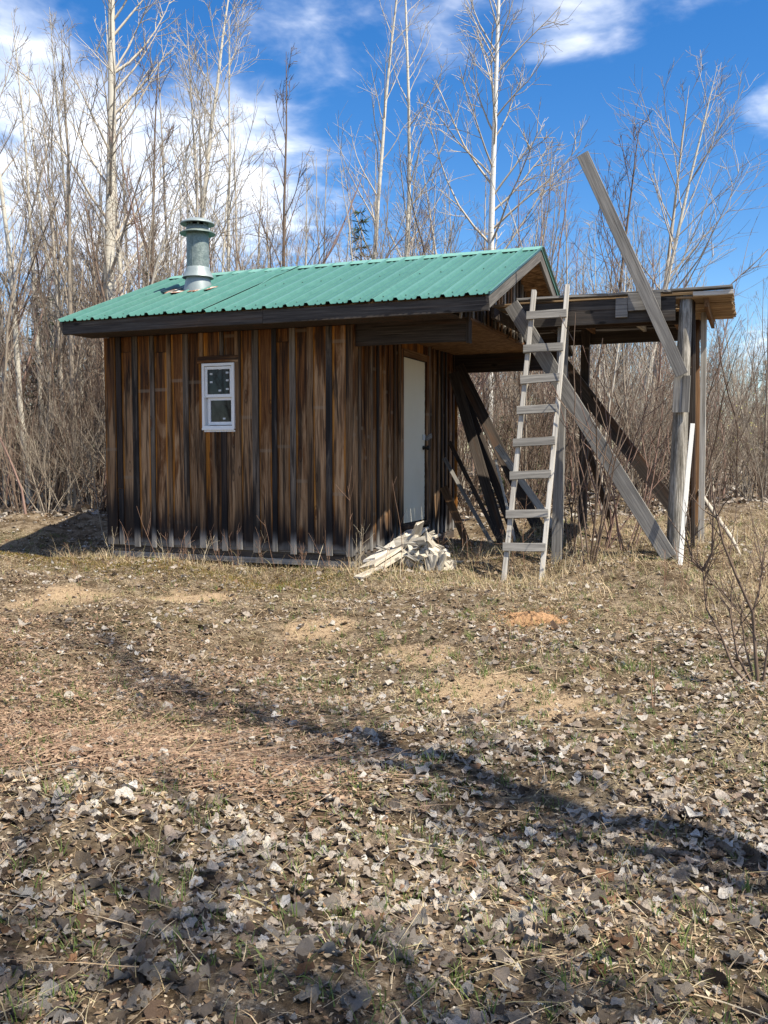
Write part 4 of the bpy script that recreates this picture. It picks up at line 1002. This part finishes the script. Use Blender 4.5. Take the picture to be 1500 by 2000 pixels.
CON = [('spruce_tree', 'dark narrow spruce behind the roof ridge beside the thin aspens', 706, 19.5, 6.0, .75, 32, 9, .10, M_NEEDLE),
       ('spruce_tree', 'dark spruce low behind the roof left of the chimney', 302, 17.5, 4.6, .7, 26, 9, .10, M_NEEDLE),
       ('spruce_tree', 'brownish spruce at the left end of the roof beyond saplings', 95, 19.0, 4.2, .9, 24, 9, .10, M_NEEDLE),
       ('young_fir', 'bright green young fir seen through the ladder', 1040, 18.5, 2.1, .75, 16, 10, .06, M_NEEDLEL),
       ('young_fir', 'smaller bright green fir low behind the leaning planks', 985, 19.5, 1.7, .6, 14, 10, .06, M_NEEDLEL),
       ('spruce_tree', 'far dark spruce at the right rim of the wood', 1492, 30.0, 3.6, .8, 20, 9, .10, M_NEEDLE)]
for i, (nm, lab, px, dd, H, Rr, la, pe, nl, mt) in enumerate(CON):
    tk, (v, f, a) = conifer_geo(600 + i, H, Rr, la, pe, nl); xy = at(px, dd)
    o = thing(nm, lab, 'tree', (xy[0], xy[1], Gs(*xy))); link('trunk', tk.mesh('trunk', M_TWIGD), o); link('needles', mesh_np('needles', v, f, mt, attr=a), o)

# trees out of frame on the sunny side; their shadows cross the clearing
def shadow_tree(px, py, dist, H, r0, nb, seed, lab, conif=False, rot=0):
    p = gp(px, py); x, y = float(p[0] + dist * sdir.x / math.hypot(sdir.x, sdir.y)), float(p[1] + dist * sdir.y / math.hypot(sdir.x, sdir.y))
    if conif:
        tk, (v, f, a) = conifer_geo(seed, H, H * .13, int(H * 6), 11, .13, 16); o = thing('spruce_tree', lab, 'tree', (x, y, Gs(x, y)))
        link('trunk', tk.mesh('trunk', M_TWIGD), o); link('needles', mesh_np('needles', v, f, M_NEEDLE, attr=a), o)
    else:
        place_tree('aspen_tree', lab, 'tree', (x, y), tree_geo(seed, H, r0, nb, .3, .7, .2, (0, 0), subs=9, twigs=4, tr=.009), M_ASPEN, M_TWIG)
def slant_tree(pb, pt, H, r0, nb, seed, lab, lf=.17):
    b0 = gp(*pb); t0 = gp(*pt); b0 = b0 + (b0 - t0) / np.linalg.norm(b0 - t0) * 2.6; top = np.array(t0[:2]) + H / math.tan(SUN_EL) * np.array((math.cos(SUN_PHI), -math.sin(SUN_PHI))); ln_ = (top - b0[:2]) / H
    place_tree('aspen_tree', lab, 'tree', (float(b0[0]), float(b0[1])), tree_geo(seed, H, r0, nb, lf, .6, .25, (float(ln_[0]) * 1.12, float(ln_[1]) * 1.12), subs=6, twigs=2, tr=.006, wob=.012), M_ASPEN, M_TWIG)
slant_tree((1690, 1745), (150, 1205), 11.0, .085, 58, 701, 'slanting aspen right of the photographer shading the clearing in a long line')
shadow_tree(-30, 1790, 4.8, 9.5, .13, 40, 704, 'tall bare aspen behind the photographer')

# ------------------------------------------------------------------ near shrub and weeds
ps = gp(1474, 1330)
nsh = thing('bare_shrub', 'dark stemmed bare shrub in the foreground at the right edge', 'shrub', (float(ps[0]), float(ps[1]), Gs(ps[0], ps[1])))
a = Acc(); rg = np.random.default_rng(8)
def from_px(lst, Y0):
    out = []
    for (px, py, dy) in lst:
        q = yp(px, py, ps[1] + dy); out.append((q[0] - ps[0], q[1] - ps[1], q[2] - nsh.location.z))
    return np.array(out)
stems = [([(1458, 1332, 0), (1430, 1300, 0), (1408, 1240, 0), (1380, 1190, .0), (1374, 1130, .05), (1372, 1110, .05)], .010),
         ([(1480, 1335, 0), (1475, 1270, 0), (1470, 1195, 0), (1440, 1130, -.05), (1412, 1060, -.1), (1398, 1000, -.1), (1390, 950, -.1)], .013),
         ([(1471, 1195, 0), (1484, 1150, .0), (1490, 1090, .05), (1497, 1050, .05)], .008),
         ([(1470, 1320, .03), (1455, 1260, .05), (1447, 1200, .05), (1415, 1160, .1), (1405, 1120, .1)], .008),
         ([(1374, 1115, .05), (1352, 1095, .05), (1338, 1040, .05)], .011), ([(1374, 1113, .05), (1391, 1080, .0), (1393, 1010, .0), (1397, 960, 0)], .011),
         ([(1490, 1335, 0), (1500, 1260, 0), (1522, 1180, 0), (1530, 1100, 0)], .009), ([(1466, 1330, .05), (1440, 1280, .08), (1425, 1190, .1), (1405, 1165, .1)], .011)]
for lst, r0 in stems:
    P1 = from_px(lst, 0); a.tube(P1, np.linspace(r0, max(.0025, r0 * .3), len(P1)), 6)
    for _ in range(7):
        p2, ax2 = interp(P1, rg.uniform(.2, 1)); P2, _d = path(rg, p2, side(rg, ax2, rg.uniform(.5, .9)), rg.uniform(.12, .4), 5, .5, .22); a.tube(P2, np.linspace(.0035, .0014, 5), 4)
        for _ in range(2):
            p3, ax3 = interp(P2, rg.uniform(.3, 1)); P3, _d = path(rg, p3, side(rg, ax3, .6), rg.uniform(.05, .15), 3, .3, .2); a.tube(P3, np.linspace(.002, .001, 3), 3)
link('stems', a.mesh('stems', M_TWIGD), nsh)

def weed(px, py, H, n, seed, mat, lab, r=.004, name='dry_weed', lean=.15, grp='dry weeds before the hut wall'):
    rg = np.random.default_rng(seed); p = gp(px, py); o = thing(name, lab, 'weed', (float(p[0]), float(p[1]), Gs(p[0], p[1])), grp); a = Acc(); bud = []
    for s_ in range(n):
        d = np.array((rg.normal(0, lean), rg.normal(0, lean), 1.)); P1, _d = path(rg, (rg.normal(0, .03), rg.normal(0, .03), -.03), d / np.linalg.norm(d), H * rg.uniform(.6, 1.05), 7, .1, .13)
        a.tube(P1, np.linspace(r, r * .4, 7), 4)
        for b in range(rg.integers(2, 6)):
            p2, ax2 = interp(P1, rg.uniform(.35, .98)); P2, _d = path(rg, p2, side(rg, ax2, rg.uniform(.5, .9)), H * rg.uniform(.08, .28), 4, .4, .2); a.tube(P2, np.linspace(r * .6, r * .35, 4), 3); bud.append(P2[-1])
    link('stalks', a.mesh('stalks', mat), o)
    return o
M_WEED = plain('weed_stalk', (.50, .42, .30), .8, .2, var=.3); M_WEEDD = plain('weed_stalk_brown', (.25, .15, .10), .8, .2, var=.3)
WD = [(225, 1092, .55, 3), (250, 1095, .5, 3), (300, 1100, .75, 2), (318, 1102, .35, 4), (345, 1105, .45, 4), (372, 1102, .3, 4), (400, 1108, .4, 4), (440, 1108, .42, 5), (468, 1110, .5, 4), (489, 1108, .45, 4),
      (516, 1110, .5, 3), (540, 1112, .85, 2), (553, 1112, .6, 3), (578, 1114, .45, 5), (600, 1114, .65, 3), (619, 1116, 1.35, 1), (640, 1114, .5, 4), (676, 1118, .95, 2), (700, 1122, .5, 3), (735, 1120, .4, 3), (783, 1118, 1.2, 1), (775, 1126, .6, 2),
      (838, 1100, .6, 2), (870, 1105, .55, 4), (890, 1108, .5, 4), (908, 1102, .75, 3), (930, 1108, .5, 4), (955, 1105, .5, 3), (1003, 1130, .6, 2), (1027, 1118, 1.0, 1), (1100, 1120, .5, 3), (1135, 1115, .6, 3)]
for i, (px, py, H, n) in enumerate(WD):
    wh = 'before the hut wall' if px < 700 else ('by the wood pile' if px < 960 else 'around the foot of the ladder')
    weed(px + random.uniform(-9, 9), py, H * random.uniform(.7, 1.25), max(1, n - random.randrange(3)), 800 + i, M_WEED if i % 3 == 0 else M_WEEDD, 'thin dry weed stalks standing ' + wh, .0026 + .0008 * (n < 3), lean=.28, grp='dry weeds ' + wh)
for i, (px, py, H, n) in enumerate([(1150, 1100, 2.4, 7), (1182, 1080, 2.2, 6), (1120, 1090, 1.8, 5), (1225, 1075, 2.0, 5)]):
    o = weed(px, py, H, n, 850 + i, (M_TWIGD, M_TWIGR)[i % 2], 'dark multi stemmed bush growing up through the platform', .009, 'platform_shrub', .22, 'shrubs growing under the platform'); o['category'] = 'shrub'
for i, (px, py, H, n) in enumerate([(1275, 1395, .55, 2), (545, 1290, .22, 2), (1005, 1290, .35, 3), (150, 1180, .55, 1), (1340, 1150, .5, 3), (1425, 1120, .6, 3), (60, 1190, .45, 2), (1480, 1180, .5, 3), (1300, 1150, .45, 3)]):
    weed(px, py, H, n, 870 + i, M_WEEDD, 'small twiggy dry stem standing alone in the open clearing', .003, 'dry_plant', .2, 'single dry stems in the clearing')
# fallen branch by the platform
a = Acc(); q0 = yp(1340, 928, 2.6); q1 = gp(1447, 1085); fb = thing('fallen_branch', 'crooked pale branch propped against the back of the platform', 'branch', (float(q1[0]), float(q1[1]), Gs(q1[0], q1[1])))
mid = q0 * .45 + q1 * .55 + np.array((-.02, 0, .06)); pts = np.array([q1 + (0, 0, .0), q1 * .7 + mid * .3 + np.array((0, 0, .03)), mid, mid * .5 + q0 * .5 + np.array((0, 0, .02)), q0]) - np.array(fb.location)
a.tube(pts, [.012, .022, .026, .02, .012], 6)
for k in range(5):
    p2, ax = interp(pts, .1 + .18 * k); P2, _d = path(np.random.default_rng(k), p2, side(np.random.default_rng(k), ax, .7), .2, 4, .2, .2); a.tube(P2, [.005, .004, .003, .002], 4)
link('wood', a.mesh('wood', M_TWIGL), fb)
a = Acc(); st0 = yp(958, 1000, 3.2)
# small yellow-green buds on a far right bush
rg = np.random.default_rng(77); bx_, by_ = at(1455, 15.5); m = 160
bc = np.array((bx_, by_, 1.75)); c = bc + rg.normal(0, 1, (m, 3)) * np.array((.28, .28, .35)); dv = rg.normal(0, 1, (m, 3)); dv /= np.linalg.norm(dv, axis=1)[:, None]; sd = np.cross(dv, rg.normal(0, 1, (m, 3))); sd /= np.linalg.norm(sd, axis=1)[:, None]
bush = thing('budding_bush', 'bush with yellow green spring buds right of the platform', 'shrub', (bx_, by_, Gs(bx_, by_)))
v = np.stack([c, c + (dv + sd) * .010, c + dv * .026, c + (dv - sd) * .010], 1).reshape(-1, 3) - np.array(bush.location); kind(link('buds', mesh_np('buds', v, np.arange(m * 4).reshape(m, 4), M_BUD, attr=np.repeat(rg.uniform(0, 1, m), 4)), bush), 'stuff')
link('stems', shrm[0], bush)

# ------------------------------------------------------------------ mound
pm = gp(1036, 1212); V = []; F = []; k = 26; n = 12; rm = random.Random(3)
mo_ = rng.uniform(-1, 1, (n + 1, k))
for j in range(n + 1):
    u = j / n
    for i in range(k):
        aa = 2 * PI * i / k; r_ = .20 * u * (1 + .22 * math.sin(aa * 3 + 1) + .1 * math.sin(aa * 5)); x = r_ * math.cos(aa) * 1.15; y = r_ * math.sin(aa)
        h = .045 * (1 - u * u) ** 1.3 + .022 * mo_[j, i] * (1 - u) ** .3 * (j > 0)
        V.append((x, y, h - .012 * u + Gs(pm[0] + x, pm[1] + y) - Gs(pm[0], pm[1])))
for j in range(n):
    for i in range(k): a_ = j * k + i; b_ = j * k + (i + 1) % k; F.append((a_, b_, b_ + k, a_ + k))
md = link('sand_mound', mesh_np('sand_mound', np.array(V), np.array(F), M_MOUND), loc=(float(pm[0]), float(pm[1]), Gs(pm[0], pm[1]) + .004)); tag(md, 'small mound of orange sand thrown up in the clearing', 'mound')
MOUND_XY = (float(pm[0]), float(pm[1]))

# ------------------------------------------------------------------ litter
def sample(n, dlo, dhi, power=1.0, mx=1.12, seed=0):
    rg = np.random.default_rng(seed); d = (dlo ** (2 * power) + (dhi ** (2 * power) - dlo ** (2 * power)) * rg.uniform(0, 1, n)) ** (1 / (2 * power))
    l = rg.uniform(-1, 1, n) * (d * 750 / FPX * mx + .35)
    h = fw[:2] / np.linalg.norm(fw[:2]); x = CAM[0] + h[0] * d + R_[0] * l; y = CAM[1] + h[1] * d + R_[1] * l; return rg, x, y, d
def img(x, y):
    z = G(x, y); P_ = np.stack([x, y, z], -1) - CAM; k = P_ @ fw; return 750 + FPX * (P_ @ rt) / k, 1000 - FPX * (P_ @ up) / k
def outside(x, y): return ~((x > -.02) & (x < HUT_L) & (y > .04) & (y < HUT_D))
_sp = [(gp(px, py), r) for px, py, r in ((830, 1280, .5), (980, 1355, .6), (1100, 1390, .5), (780, 1270, .4), (150, 1170, .9), (380, 1165, .6), (700, 1415, .22), (1036, 1212, .24), (560, 1900, .3), (1080, 1560, .3))]
def sandness(x, y):
    s = np.zeros_like(x)
    for q, r in _sp: s = np.maximum(s, np.exp(-((x - q[0]) ** 2 + (y - q[1]) ** 2) / r ** 2))
    return s
_pn = [(rng.uniform(1.2, 4.5), rng.uniform(0, 2 * PI), rng.uniform(0, 2 * PI)) for _ in range(10)]
def patch(x, y, k=0): return sum(np.sin(f * (x * math.cos(a) + y * math.sin(a)) + p + k) for f, a, p in _pn) / 4.5
def leaf_templates(m=8, seed=3, fine_=False):
    rg = np.random.default_rng(seed); T = []
    for t in range(m):
        n = 14 if not fine_ else 18; th = np.arange(n) * 2 * PI / n
        lob = 1 + .10 * np.cos(th * rg.integers(2, 6) + rg.uniform(0, 6)) + rg.normal(0, .065, n); r = lob * .5
        x = r * np.cos(th) * rg.uniform(.8, 1.0); y = r * np.sin(th) * rg.uniform(.95, 1.2)
        x[0] *= 1.2
        cu, cv, tw = rg.uniform(-.3, 1.2), rg.uniform(-.9, .9), rg.uniform(-1.0, 1.0)
        def zf(x, y): return cu * x * x + cv * y * y + tw * x * y
        zo = zf(x, y) + rg.normal(0, .10, n); xi, yi = x * .5, y * .5; zi = zf(xi, yi) + rg.normal(0, .04, n)
        V = np.concatenate([[[0, 0, -.02]], np.stack([xi, yi, zi], -1), np.stack([x, y, zo], -1)]); F3 = [(0, 1 + i, 1 + (i + 1) % n) for i in range(n)]; F4 = [(1 + i, 1 + n + i, 1 + n + (i + 1) % n, 1 + (i + 1) % n) for i in range(n)]
        T.append((V, np.array(F3), np.array(F4)))
    return T
TL = leaf_templates(8)
def rotm(rg, n, tilt):
    az = rg.uniform(0, 2 * PI, n); ax = rg.uniform(0, 2 * PI, n); ti = np.abs(rg.normal(0, tilt, n)); flip = rg.uniform(0, 1, n) < .45
    ti = np.where(flip, PI - ti, ti)
    kx, ky = np.cos(ax), np.sin(ax); c, s = np.cos(ti), np.sin(ti); z0 = np.zeros(n)
    Rt = np.stack([c + kx * kx * (1 - c), kx * ky * (1 - c), ky * s, kx * ky * (1 - c), c + ky * ky * (1 - c), -kx * s, -ky * s, kx * s, c], -1).reshape(n, 3, 3)
    ca, sa = np.cos(az), np.sin(az); Rz = np.stack([ca, -sa, z0, sa, ca, z0, z0, z0, z0 + 1], -1).reshape(n, 3, 3); return Rt @ Rz
def leaves(name, x, y, size, tilt, seed, simple=False):
    rg = np.random.default_rng(seed); n = len(x); Rm = rotm(rg, n, tilt); z = G(x, y) + size * rg.uniform(.05, .22, n); V = []; F3 = []; F4 = []; A = []; o = 0; rn = rg.uniform(0, 1, n)
    for t, (tv, f3, f4) in enumerate(TL):
        q = np.arange(t, n, len(TL))
        if simple:
            nn = (len(tv) - 1) // 2; tv = np.concatenate([tv[:1], tv[1 + nn::2]]); mm = len(tv) - 1; f3 = np.array([(0, 1 + i, 1 + (i + 1) % mm) for i in range(mm)]); f4 = np.zeros((0, 4), int)
        W_ = np.einsum('nij,vj->nvi', Rm[q], tv) * size[q][:, None, None] + np.stack([x[q], y[q], z[q]], -1)[:, None]
        V.append(W_.reshape(-1, 3)); k = len(tv); off = o + np.arange(len(q)) * k
        F3.append((f3[None] + off[:, None, None]).reshape(-1, 3))
        if len(f4): F4.append((f4[None] + off[:, None, None]).reshape(-1, 4))
        A.append(np.repeat(rn[q], k)); o += len(q) * k
    Fl = [np.concatenate(F3)] + ([np.concatenate(F4)] if F4 else [])
    return kind(link(name, mesh_np(name, np.concatenate(V), Fl, M_LEAF, attr=np.concatenate(A), smooth=True)), 'stuff')
# near leaves
rg, x, y, d = sample(33000, 1.7, 6.6, .76, seed=21); ix, iy = img(x, y)
dens = np.interp(iy, [1100, 1250, 1400, 1500, 1700, 2000], [.2, .34, .6, .9, 1, 1]); dens = dens * (1 - .85 * sandness(x, y)) * np.clip(.70 + .42 * patch(x, y), .15, 1)
dens = np.where((ix < 640) & (iy < 1480), dens * .55, dens)
k = (rg.uniform(0, 1, len(x)) < dens) & outside(x, y); x, y, d = x[k], y[k], d[k]
size = np.minimum(rg.gamma(4, .0064, len(x)) + .009, .062)
order = np.argsort(d - size * 20); x, y, d, size = x[order], y[order], d[order], size[order]
infr = np.array([(0 < a < 1500) and (b < 2000) for a, b in zip(*img(x, y))]); ind = np.where(infr)[0][:300]; rest = np.ones(len(x), bool); rest[ind] = False
mid_ = rest & (d > 3.5); lo = leaves('mid_leaf_litter', x[mid_], y[mid_], size[mid_], .38, 23, simple=True); tag(lo, 'pale dead leaves strewn across the middle of the clearing', 'leaves'); rest &= ~mid_
lo = leaves('leaf_litter', x[rest], y[rest], size[rest], .38, 22); tag(lo, 'pale curled dead leaves strewn over the near ground', 'leaves')
TF = leaf_templates(12, 5, True); LM = []
for (tv, f3, f4) in TF: LM.append(mesh_np('dead_leaf', tv, [f3, f4], M_LEAF, smooth=True))
rl = random.Random(9)
for q, i in enumerate(ind):
    o = link('dead_leaf', LM[q % 12], gobj, loc=(x[i], y[i], Gs(x[i], y[i]) + size[i] * rl.uniform(.08, .24)))
    s = size[i] * 1.05; o.scale = (s, s, s); ti = rl.gauss(0, .42) + (PI if rl.random() < .45 else 0); o.rotation_euler = (ti, rl.gauss(0, .25), rl.uniform(0, 6.28))
# farther leaves, simpler
rg, x, y, d = sample(21000, 5.2, 15.5, .62, seed=31); ix, iy = img(x, y)
dens = np.clip(.55 + .4 * patch(x, y, 1), .15, 1) * (1 - .8 * sandness(x, y)) * np.where(iy > 1260, .8, 1) * sstep(5.2, 6.6, d)
k = (rg.uniform(0, 1, len(x)) < dens) & outside(x, y); x, y = x[k], y[k]
lo = leaves('far_leaf_litter', x, y, rg.gamma(5, .0052, len(x)) + .010, .38, 32, simple=True); tag(lo, 'dead leaves scattered around the hut and under the trees', 'leaves')
rg, x, y, d = sample(26000, 14, 34, .8, seed=33); k = outside(x, y); x, y = x[k], y[k]
lo = leaves('wood_leaf_litter', x, y, rg.gamma(9, .009, len(x)) + .03, .4, 34, simple=True); tag(lo, 'carpet of dead leaves on the floor of the wood', 'leaves')

def crumbs(name, x, y, smin, smax, seed, mat, label, hi=.012):
    rg = np.random.default_rng(seed); n = len(x); Rm = rotm(rg, n, .5); L = rg.uniform(smin, smax, n); W_ = L * rg.uniform(.25, .8, n); z = G(x, y) + rg.uniform(.002, hi, n)
    q = np.stack([np.stack([-L / 2, -W_ / 3, 0 * L], -1), np.stack([L * .1, -W_ / 2, L * .12], -1), np.stack([L / 2, W_ * .1, 0 * L], -1), np.stack([-L * .1, W_ / 2, L * .08], -1)], 1)
    V = np.einsum('nij,nvj->nvi', Rm, q) + np.stack([x, y, z], -1)[:, None]
    o = kind(link(name, mesh_np(name, V.reshape(-1, 3), np.arange(n * 4).reshape(n, 4), mat, attr=np.repeat(rg.uniform(0, 1, n), 4))), 'stuff'); tag(o, label, 'ground cover'); return o
rg, x, y, d = sample(150000, 1.8, 13, .66, seed=41); ix, iy = img(x, y); k = outside(x, y) & (rg.uniform(0, 1, len(x)) < (1 - .35 * sandness(x, y)) * np.clip(.75 + .4 * patch(x, y, 2), .3, 1)); crumbs('leaf_crumbs', x[k], y[k], .006, .028, 42, M_BITS, 'brown crumbs of broken leaves and bark on the ground')

M_CLOD = ramp_mat('orange_clods', [(0, (.34, .20, .10)), (.5, (.24, .13, .065)), (1, (.42, .27, .15))], .95, .1)
rg = np.random.default_rng(47); n_ = 1500; crumbs('orange_clods', MOUND_XY[0] + rg.normal(0, .17, n_), MOUND_XY[1] + rg.normal(0, .15, n_), .006, .022, 48, M_CLOD, 'orange clods spilled round the small sand mound', .035)
def flank(n, dlo, dhi, seed):
    rg = np.random.default_rng(seed); d = np.sqrt(rg.uniform(dlo ** 2, dhi ** 2, n)); l = (np.maximum(d, .0) * 750 / FPX * 1.12 + .35 + rg.uniform(-.1, 1, n) ** 1 * 2.6) * np.where(rg.uniform(0, 1, n) < .5, -1, 1)
    h = fw[:2] / np.linalg.norm(fw[:2]); return CAM[0] + h[0] * d + R_[0] * l, CAM[1] + h[1] * d + R_[1] * l
x, y = flank(9000, .3, 9, 201); k = outside(x, y); lo = leaves('side_leaf_litter', x[k], y[k], np.random.default_rng(202).gamma(4, .006, int(k.sum())) + .01, .38, 203, simple=True); tag(lo, 'dead leaves along both edges of the clearing', 'leaves')
x, y = flank(30000, .3, 9, 204); k = outside(x, y); crumbs('side_crumbs', x[k], y[k], .007, .03, 205, M_BITS, 'brown leaf crumbs along both edges of the clearing')
def blades(name, x, y, L, w, elev, bend, seed, mat, label, z0=0.0, cat='grass', az=None, segs=3):
    """ribbons: rooted at x,y, rising at angle elev and drooping by bend"""
    rg = np.random.default_rng(seed); n = len(x); a = rg.uniform(0, 2 * PI, n) if az is None else az; P_ = np.stack([x, y, G(x, y) + z0], -1); el = elev; V = []
    sx, sy = -np.sin(a), np.cos(a); side_ = np.stack([sx, sy, rg.normal(0, .25, n)], -1)
    tot = segs
    for s_ in range(tot + 1):
        ww = (w * (1 - .85 * (s_ / tot) ** 1.5) / 2)[:, None]
        V.append(P_ - side_ * ww); V.append(P_ + side_ * ww)
        st = (L / tot); P_ = P_ + np.stack([np.cos(el) * np.cos(a), np.cos(el) * np.sin(a), np.sin(el)], -1) * st[:, None]; el = el - bend / tot; a = a + rg.normal(0, .12, n)
        P_[:, 2] = np.maximum(P_[:, 2], G(P_[:, 0], P_[:, 1]) + .003)
    V = np.stack(V, 1); k = 2 * (tot + 1); f = np.array([(2 * i, 2 * i + 1, 2 * i + 3, 2 * i + 2) for i in range(tot)])
    F = (f[None] + (np.arange(n) * k)[:, None, None]).reshape(-1, 4)
    o = kind(link(name, mesh_np(name, V.reshape(-1, 3), F, mat, attr=np.repeat(rg.uniform(0, 1, n), k))), 'stuff'); tag(o, label, cat); return o
def U(rg, a, b, n): return rg.uniform(a, b, n)
# thatch of short dead grass over the clearing
rg, x, y, d = sample(130000, 1.8, 13, .66, seed=51); k = outside(x, y) & (rg.uniform(0, 1, len(x)) < np.clip(.5 + .55 * patch(x, y, 3), .1, 1) * (1 - .5 * sandness(x, y)) * np.interp(d, [2, 5], [.4, 1.0])); x, y = x[k], y[k]; n = len(x)
blades('dead_grass', x, y, U(rg, .025, .095, n), U(rg, .0015, .004, n), U(rg, .0, .7, n), U(rg, .2, 1.4, n), 52, M_STRAW, 'short dead straw coloured grass matted on the clearing', segs=2)
rg = np.random.default_rng(206); x, y = flank(16000, .3, 9, 207); k = outside(x, y); x, y = x[k], y[k]; n = len(x)
blades('side_grass', x, y, U(rg, .03, .11, n), U(rg, .002, .004, n), U(rg, 0, .7, n), U(rg, .2, 1.4, n), 208, M_STRAW, 'dead grass along both edges of the clearing', segs=2)
# long lying stalks, left middle
rg = np.random.default_rng(61); n = 2600; px = rg.uniform(-150, 760, n); py = rg.uniform(1225, 1560, n) ; P_ = np.array([gp(a, b, .17) for a, b in zip(px, py)]); kk = rg.uniform(0, 1, n) < np.clip(1.1 - px / 900, .2, 1)
x, y = P_[kk, 0], P_[kk, 1]; n = len(x); blades('fallen_stalks', x, y, U(rg, .10, .55, n), U(rg, .0025, .0055, n), U(rg, -.02, .18, n), U(rg, .0, .25, n), 62, M_FERN, 'long rusty brown stalks flattened on the left of the clearing', z0=.012, az=rg.normal(YAW + .1, .55, n) + (rg.uniform(0, 1, n) < .5) * PI, segs=4)
rg = np.random.default_rng(63); n = 30000; px = rg.uniform(-150, 720, n); py = 1215 + 330 * rg.uniform(0, 1, n) ** .9; t = (.17 - CAM[2]); dd = fw[None] + rt[None] * ((px - 750) / FPX)[:, None] - up[None] * ((py - 1000) / FPX)[:, None]; P_ = CAM + dd * (t / dd[:, 2])[:, None]
kk = rg.uniform(0, 1, n) < np.clip(1.05 - px / 800 + .2 * patch(P_[:, 0], P_[:, 1], 5), .05, 1); crumbs('fern_litter', P_[kk, 0], P_[kk, 1], .008, .035, 64, M_FERN, 'rust brown fern litter on the left of the clearing', .03)
rg, x, y, d = sample(1500, 1.9, 11, .8, seed=65); k = outside(x, y); x, y = x[k], y[k]; n = len(x)
blades('straw_stems', x, y, U(rg, .12, .42, n), U(rg, .002, .004, n), U(rg, .0, .25, n), U(rg, .0, .5, n), 66, M_STRAW, 'loose pale straw stems lying over the leaves', z0=.01, segs=4)
# green grass tufts
def tufts(name, nt, per, dlo, dhi, Lr, seed, label, cond=None, power=.7):
    rg, tx, ty, d = sample(nt, dlo, dhi, power, seed=seed); pr = np.clip(.55 + .6 * patch(tx, ty, 4), .05, 1)
    if cond is not None: ix, iy = img(tx, ty); pr = pr * cond(ix, iy)
    k = outside(tx, ty) & (rg.uniform(0, 1, nt) < pr); tx, ty = tx[k], ty[k]
    m = rg.integers(per[0], per[1], len(tx)); x = np.repeat(tx, m) + rg.normal(0, .018, m.sum()); y = np.repeat(ty, m) + rg.normal(0, .018, m.sum()); n = len(x)
    blades(name, x, y, U(rg, *Lr, n), U(rg, .0022, .0048, n), U(rg, .7, 1.5, n), U(rg, .2, 1.3, n), seed + 1, M_GRASS, label)
tufts('grass_tufts', 1500, (5, 16), 1.9, 6.0, (.02, .075), 71, 'small green grass tufts sprouting through the near leaves')
tufts('far_grass_tufts', 3800, (4, 12), 5.5, 13, (.025, .085), 73, 'new green grass blades across the clearing', cond=lambda a, b: np.where(a > 560, 1., .22))
# moss and low growth before the hut
rg = np.random.default_rng(81); n = 42000; x = rg.uniform(-3.6, 3.6, n); y = -.72 + rg.normal(0, .36, n); kk = outside(x, y) & (y < .12) & (rg.uniform(0, 1, n) < np.clip(.75 + .5 * patch(x, y, 6), .08, 1)); x, y = x[kk], y[kk]; n = len(x)
blades('moss', x, y, U(rg, .010, .035, n), U(rg, .003, .007, n), U(rg, .6, 1.5, n), U(rg, .0, .8, n), 82, M_MOSS, 'olive and rust moss bank along the front of the hut', segs=1, cat='moss')
# standing dry grass round hut foot, ladder and platform
rg = np.random.default_rng(83); n = 15000
reg = [((-.6, 3.4), (-.35, .02), .5, .11), ((3.3, 7.4), (-1.3, 1.0), 1.4, .12), ((4.0, 8.5), (.6, 5.0), 1.2, .16), ((6.5, 10.5), (-1.5, 5.5), 1.5, .12)]
X_ = []; Y_ = []; L_ = []
for (a0_, a1_), (b0_, b1_), wgt, ll in reg:
    m = int(n * wgt / 3); X_.append(rg.uniform(a0_, a1_, m)); Y_.append(rg.uniform(b0_, b1_, m)); L_.append(rg.gamma(4, ll / 4, m))
x = np.concatenate(X_); y = np.concatenate(Y_); L = np.concatenate(L_); kk = outside(x, y) & (rg.uniform(0, 1, len(x)) < np.clip(.65 + .6 * patch(x, y, 7), .08, 1)); x, y, L = x[kk], y[kk], L[kk]; n = len(x)
blades('standing_dry_grass', x, y, L + .03, U(rg, .002, .0045, n), U(rg, .5, 1.5, n), U(rg, .2, 1.8, n), 84, M_STRAW, 'tangled standing dry grass about the ladder and the platform posts', segs=4)
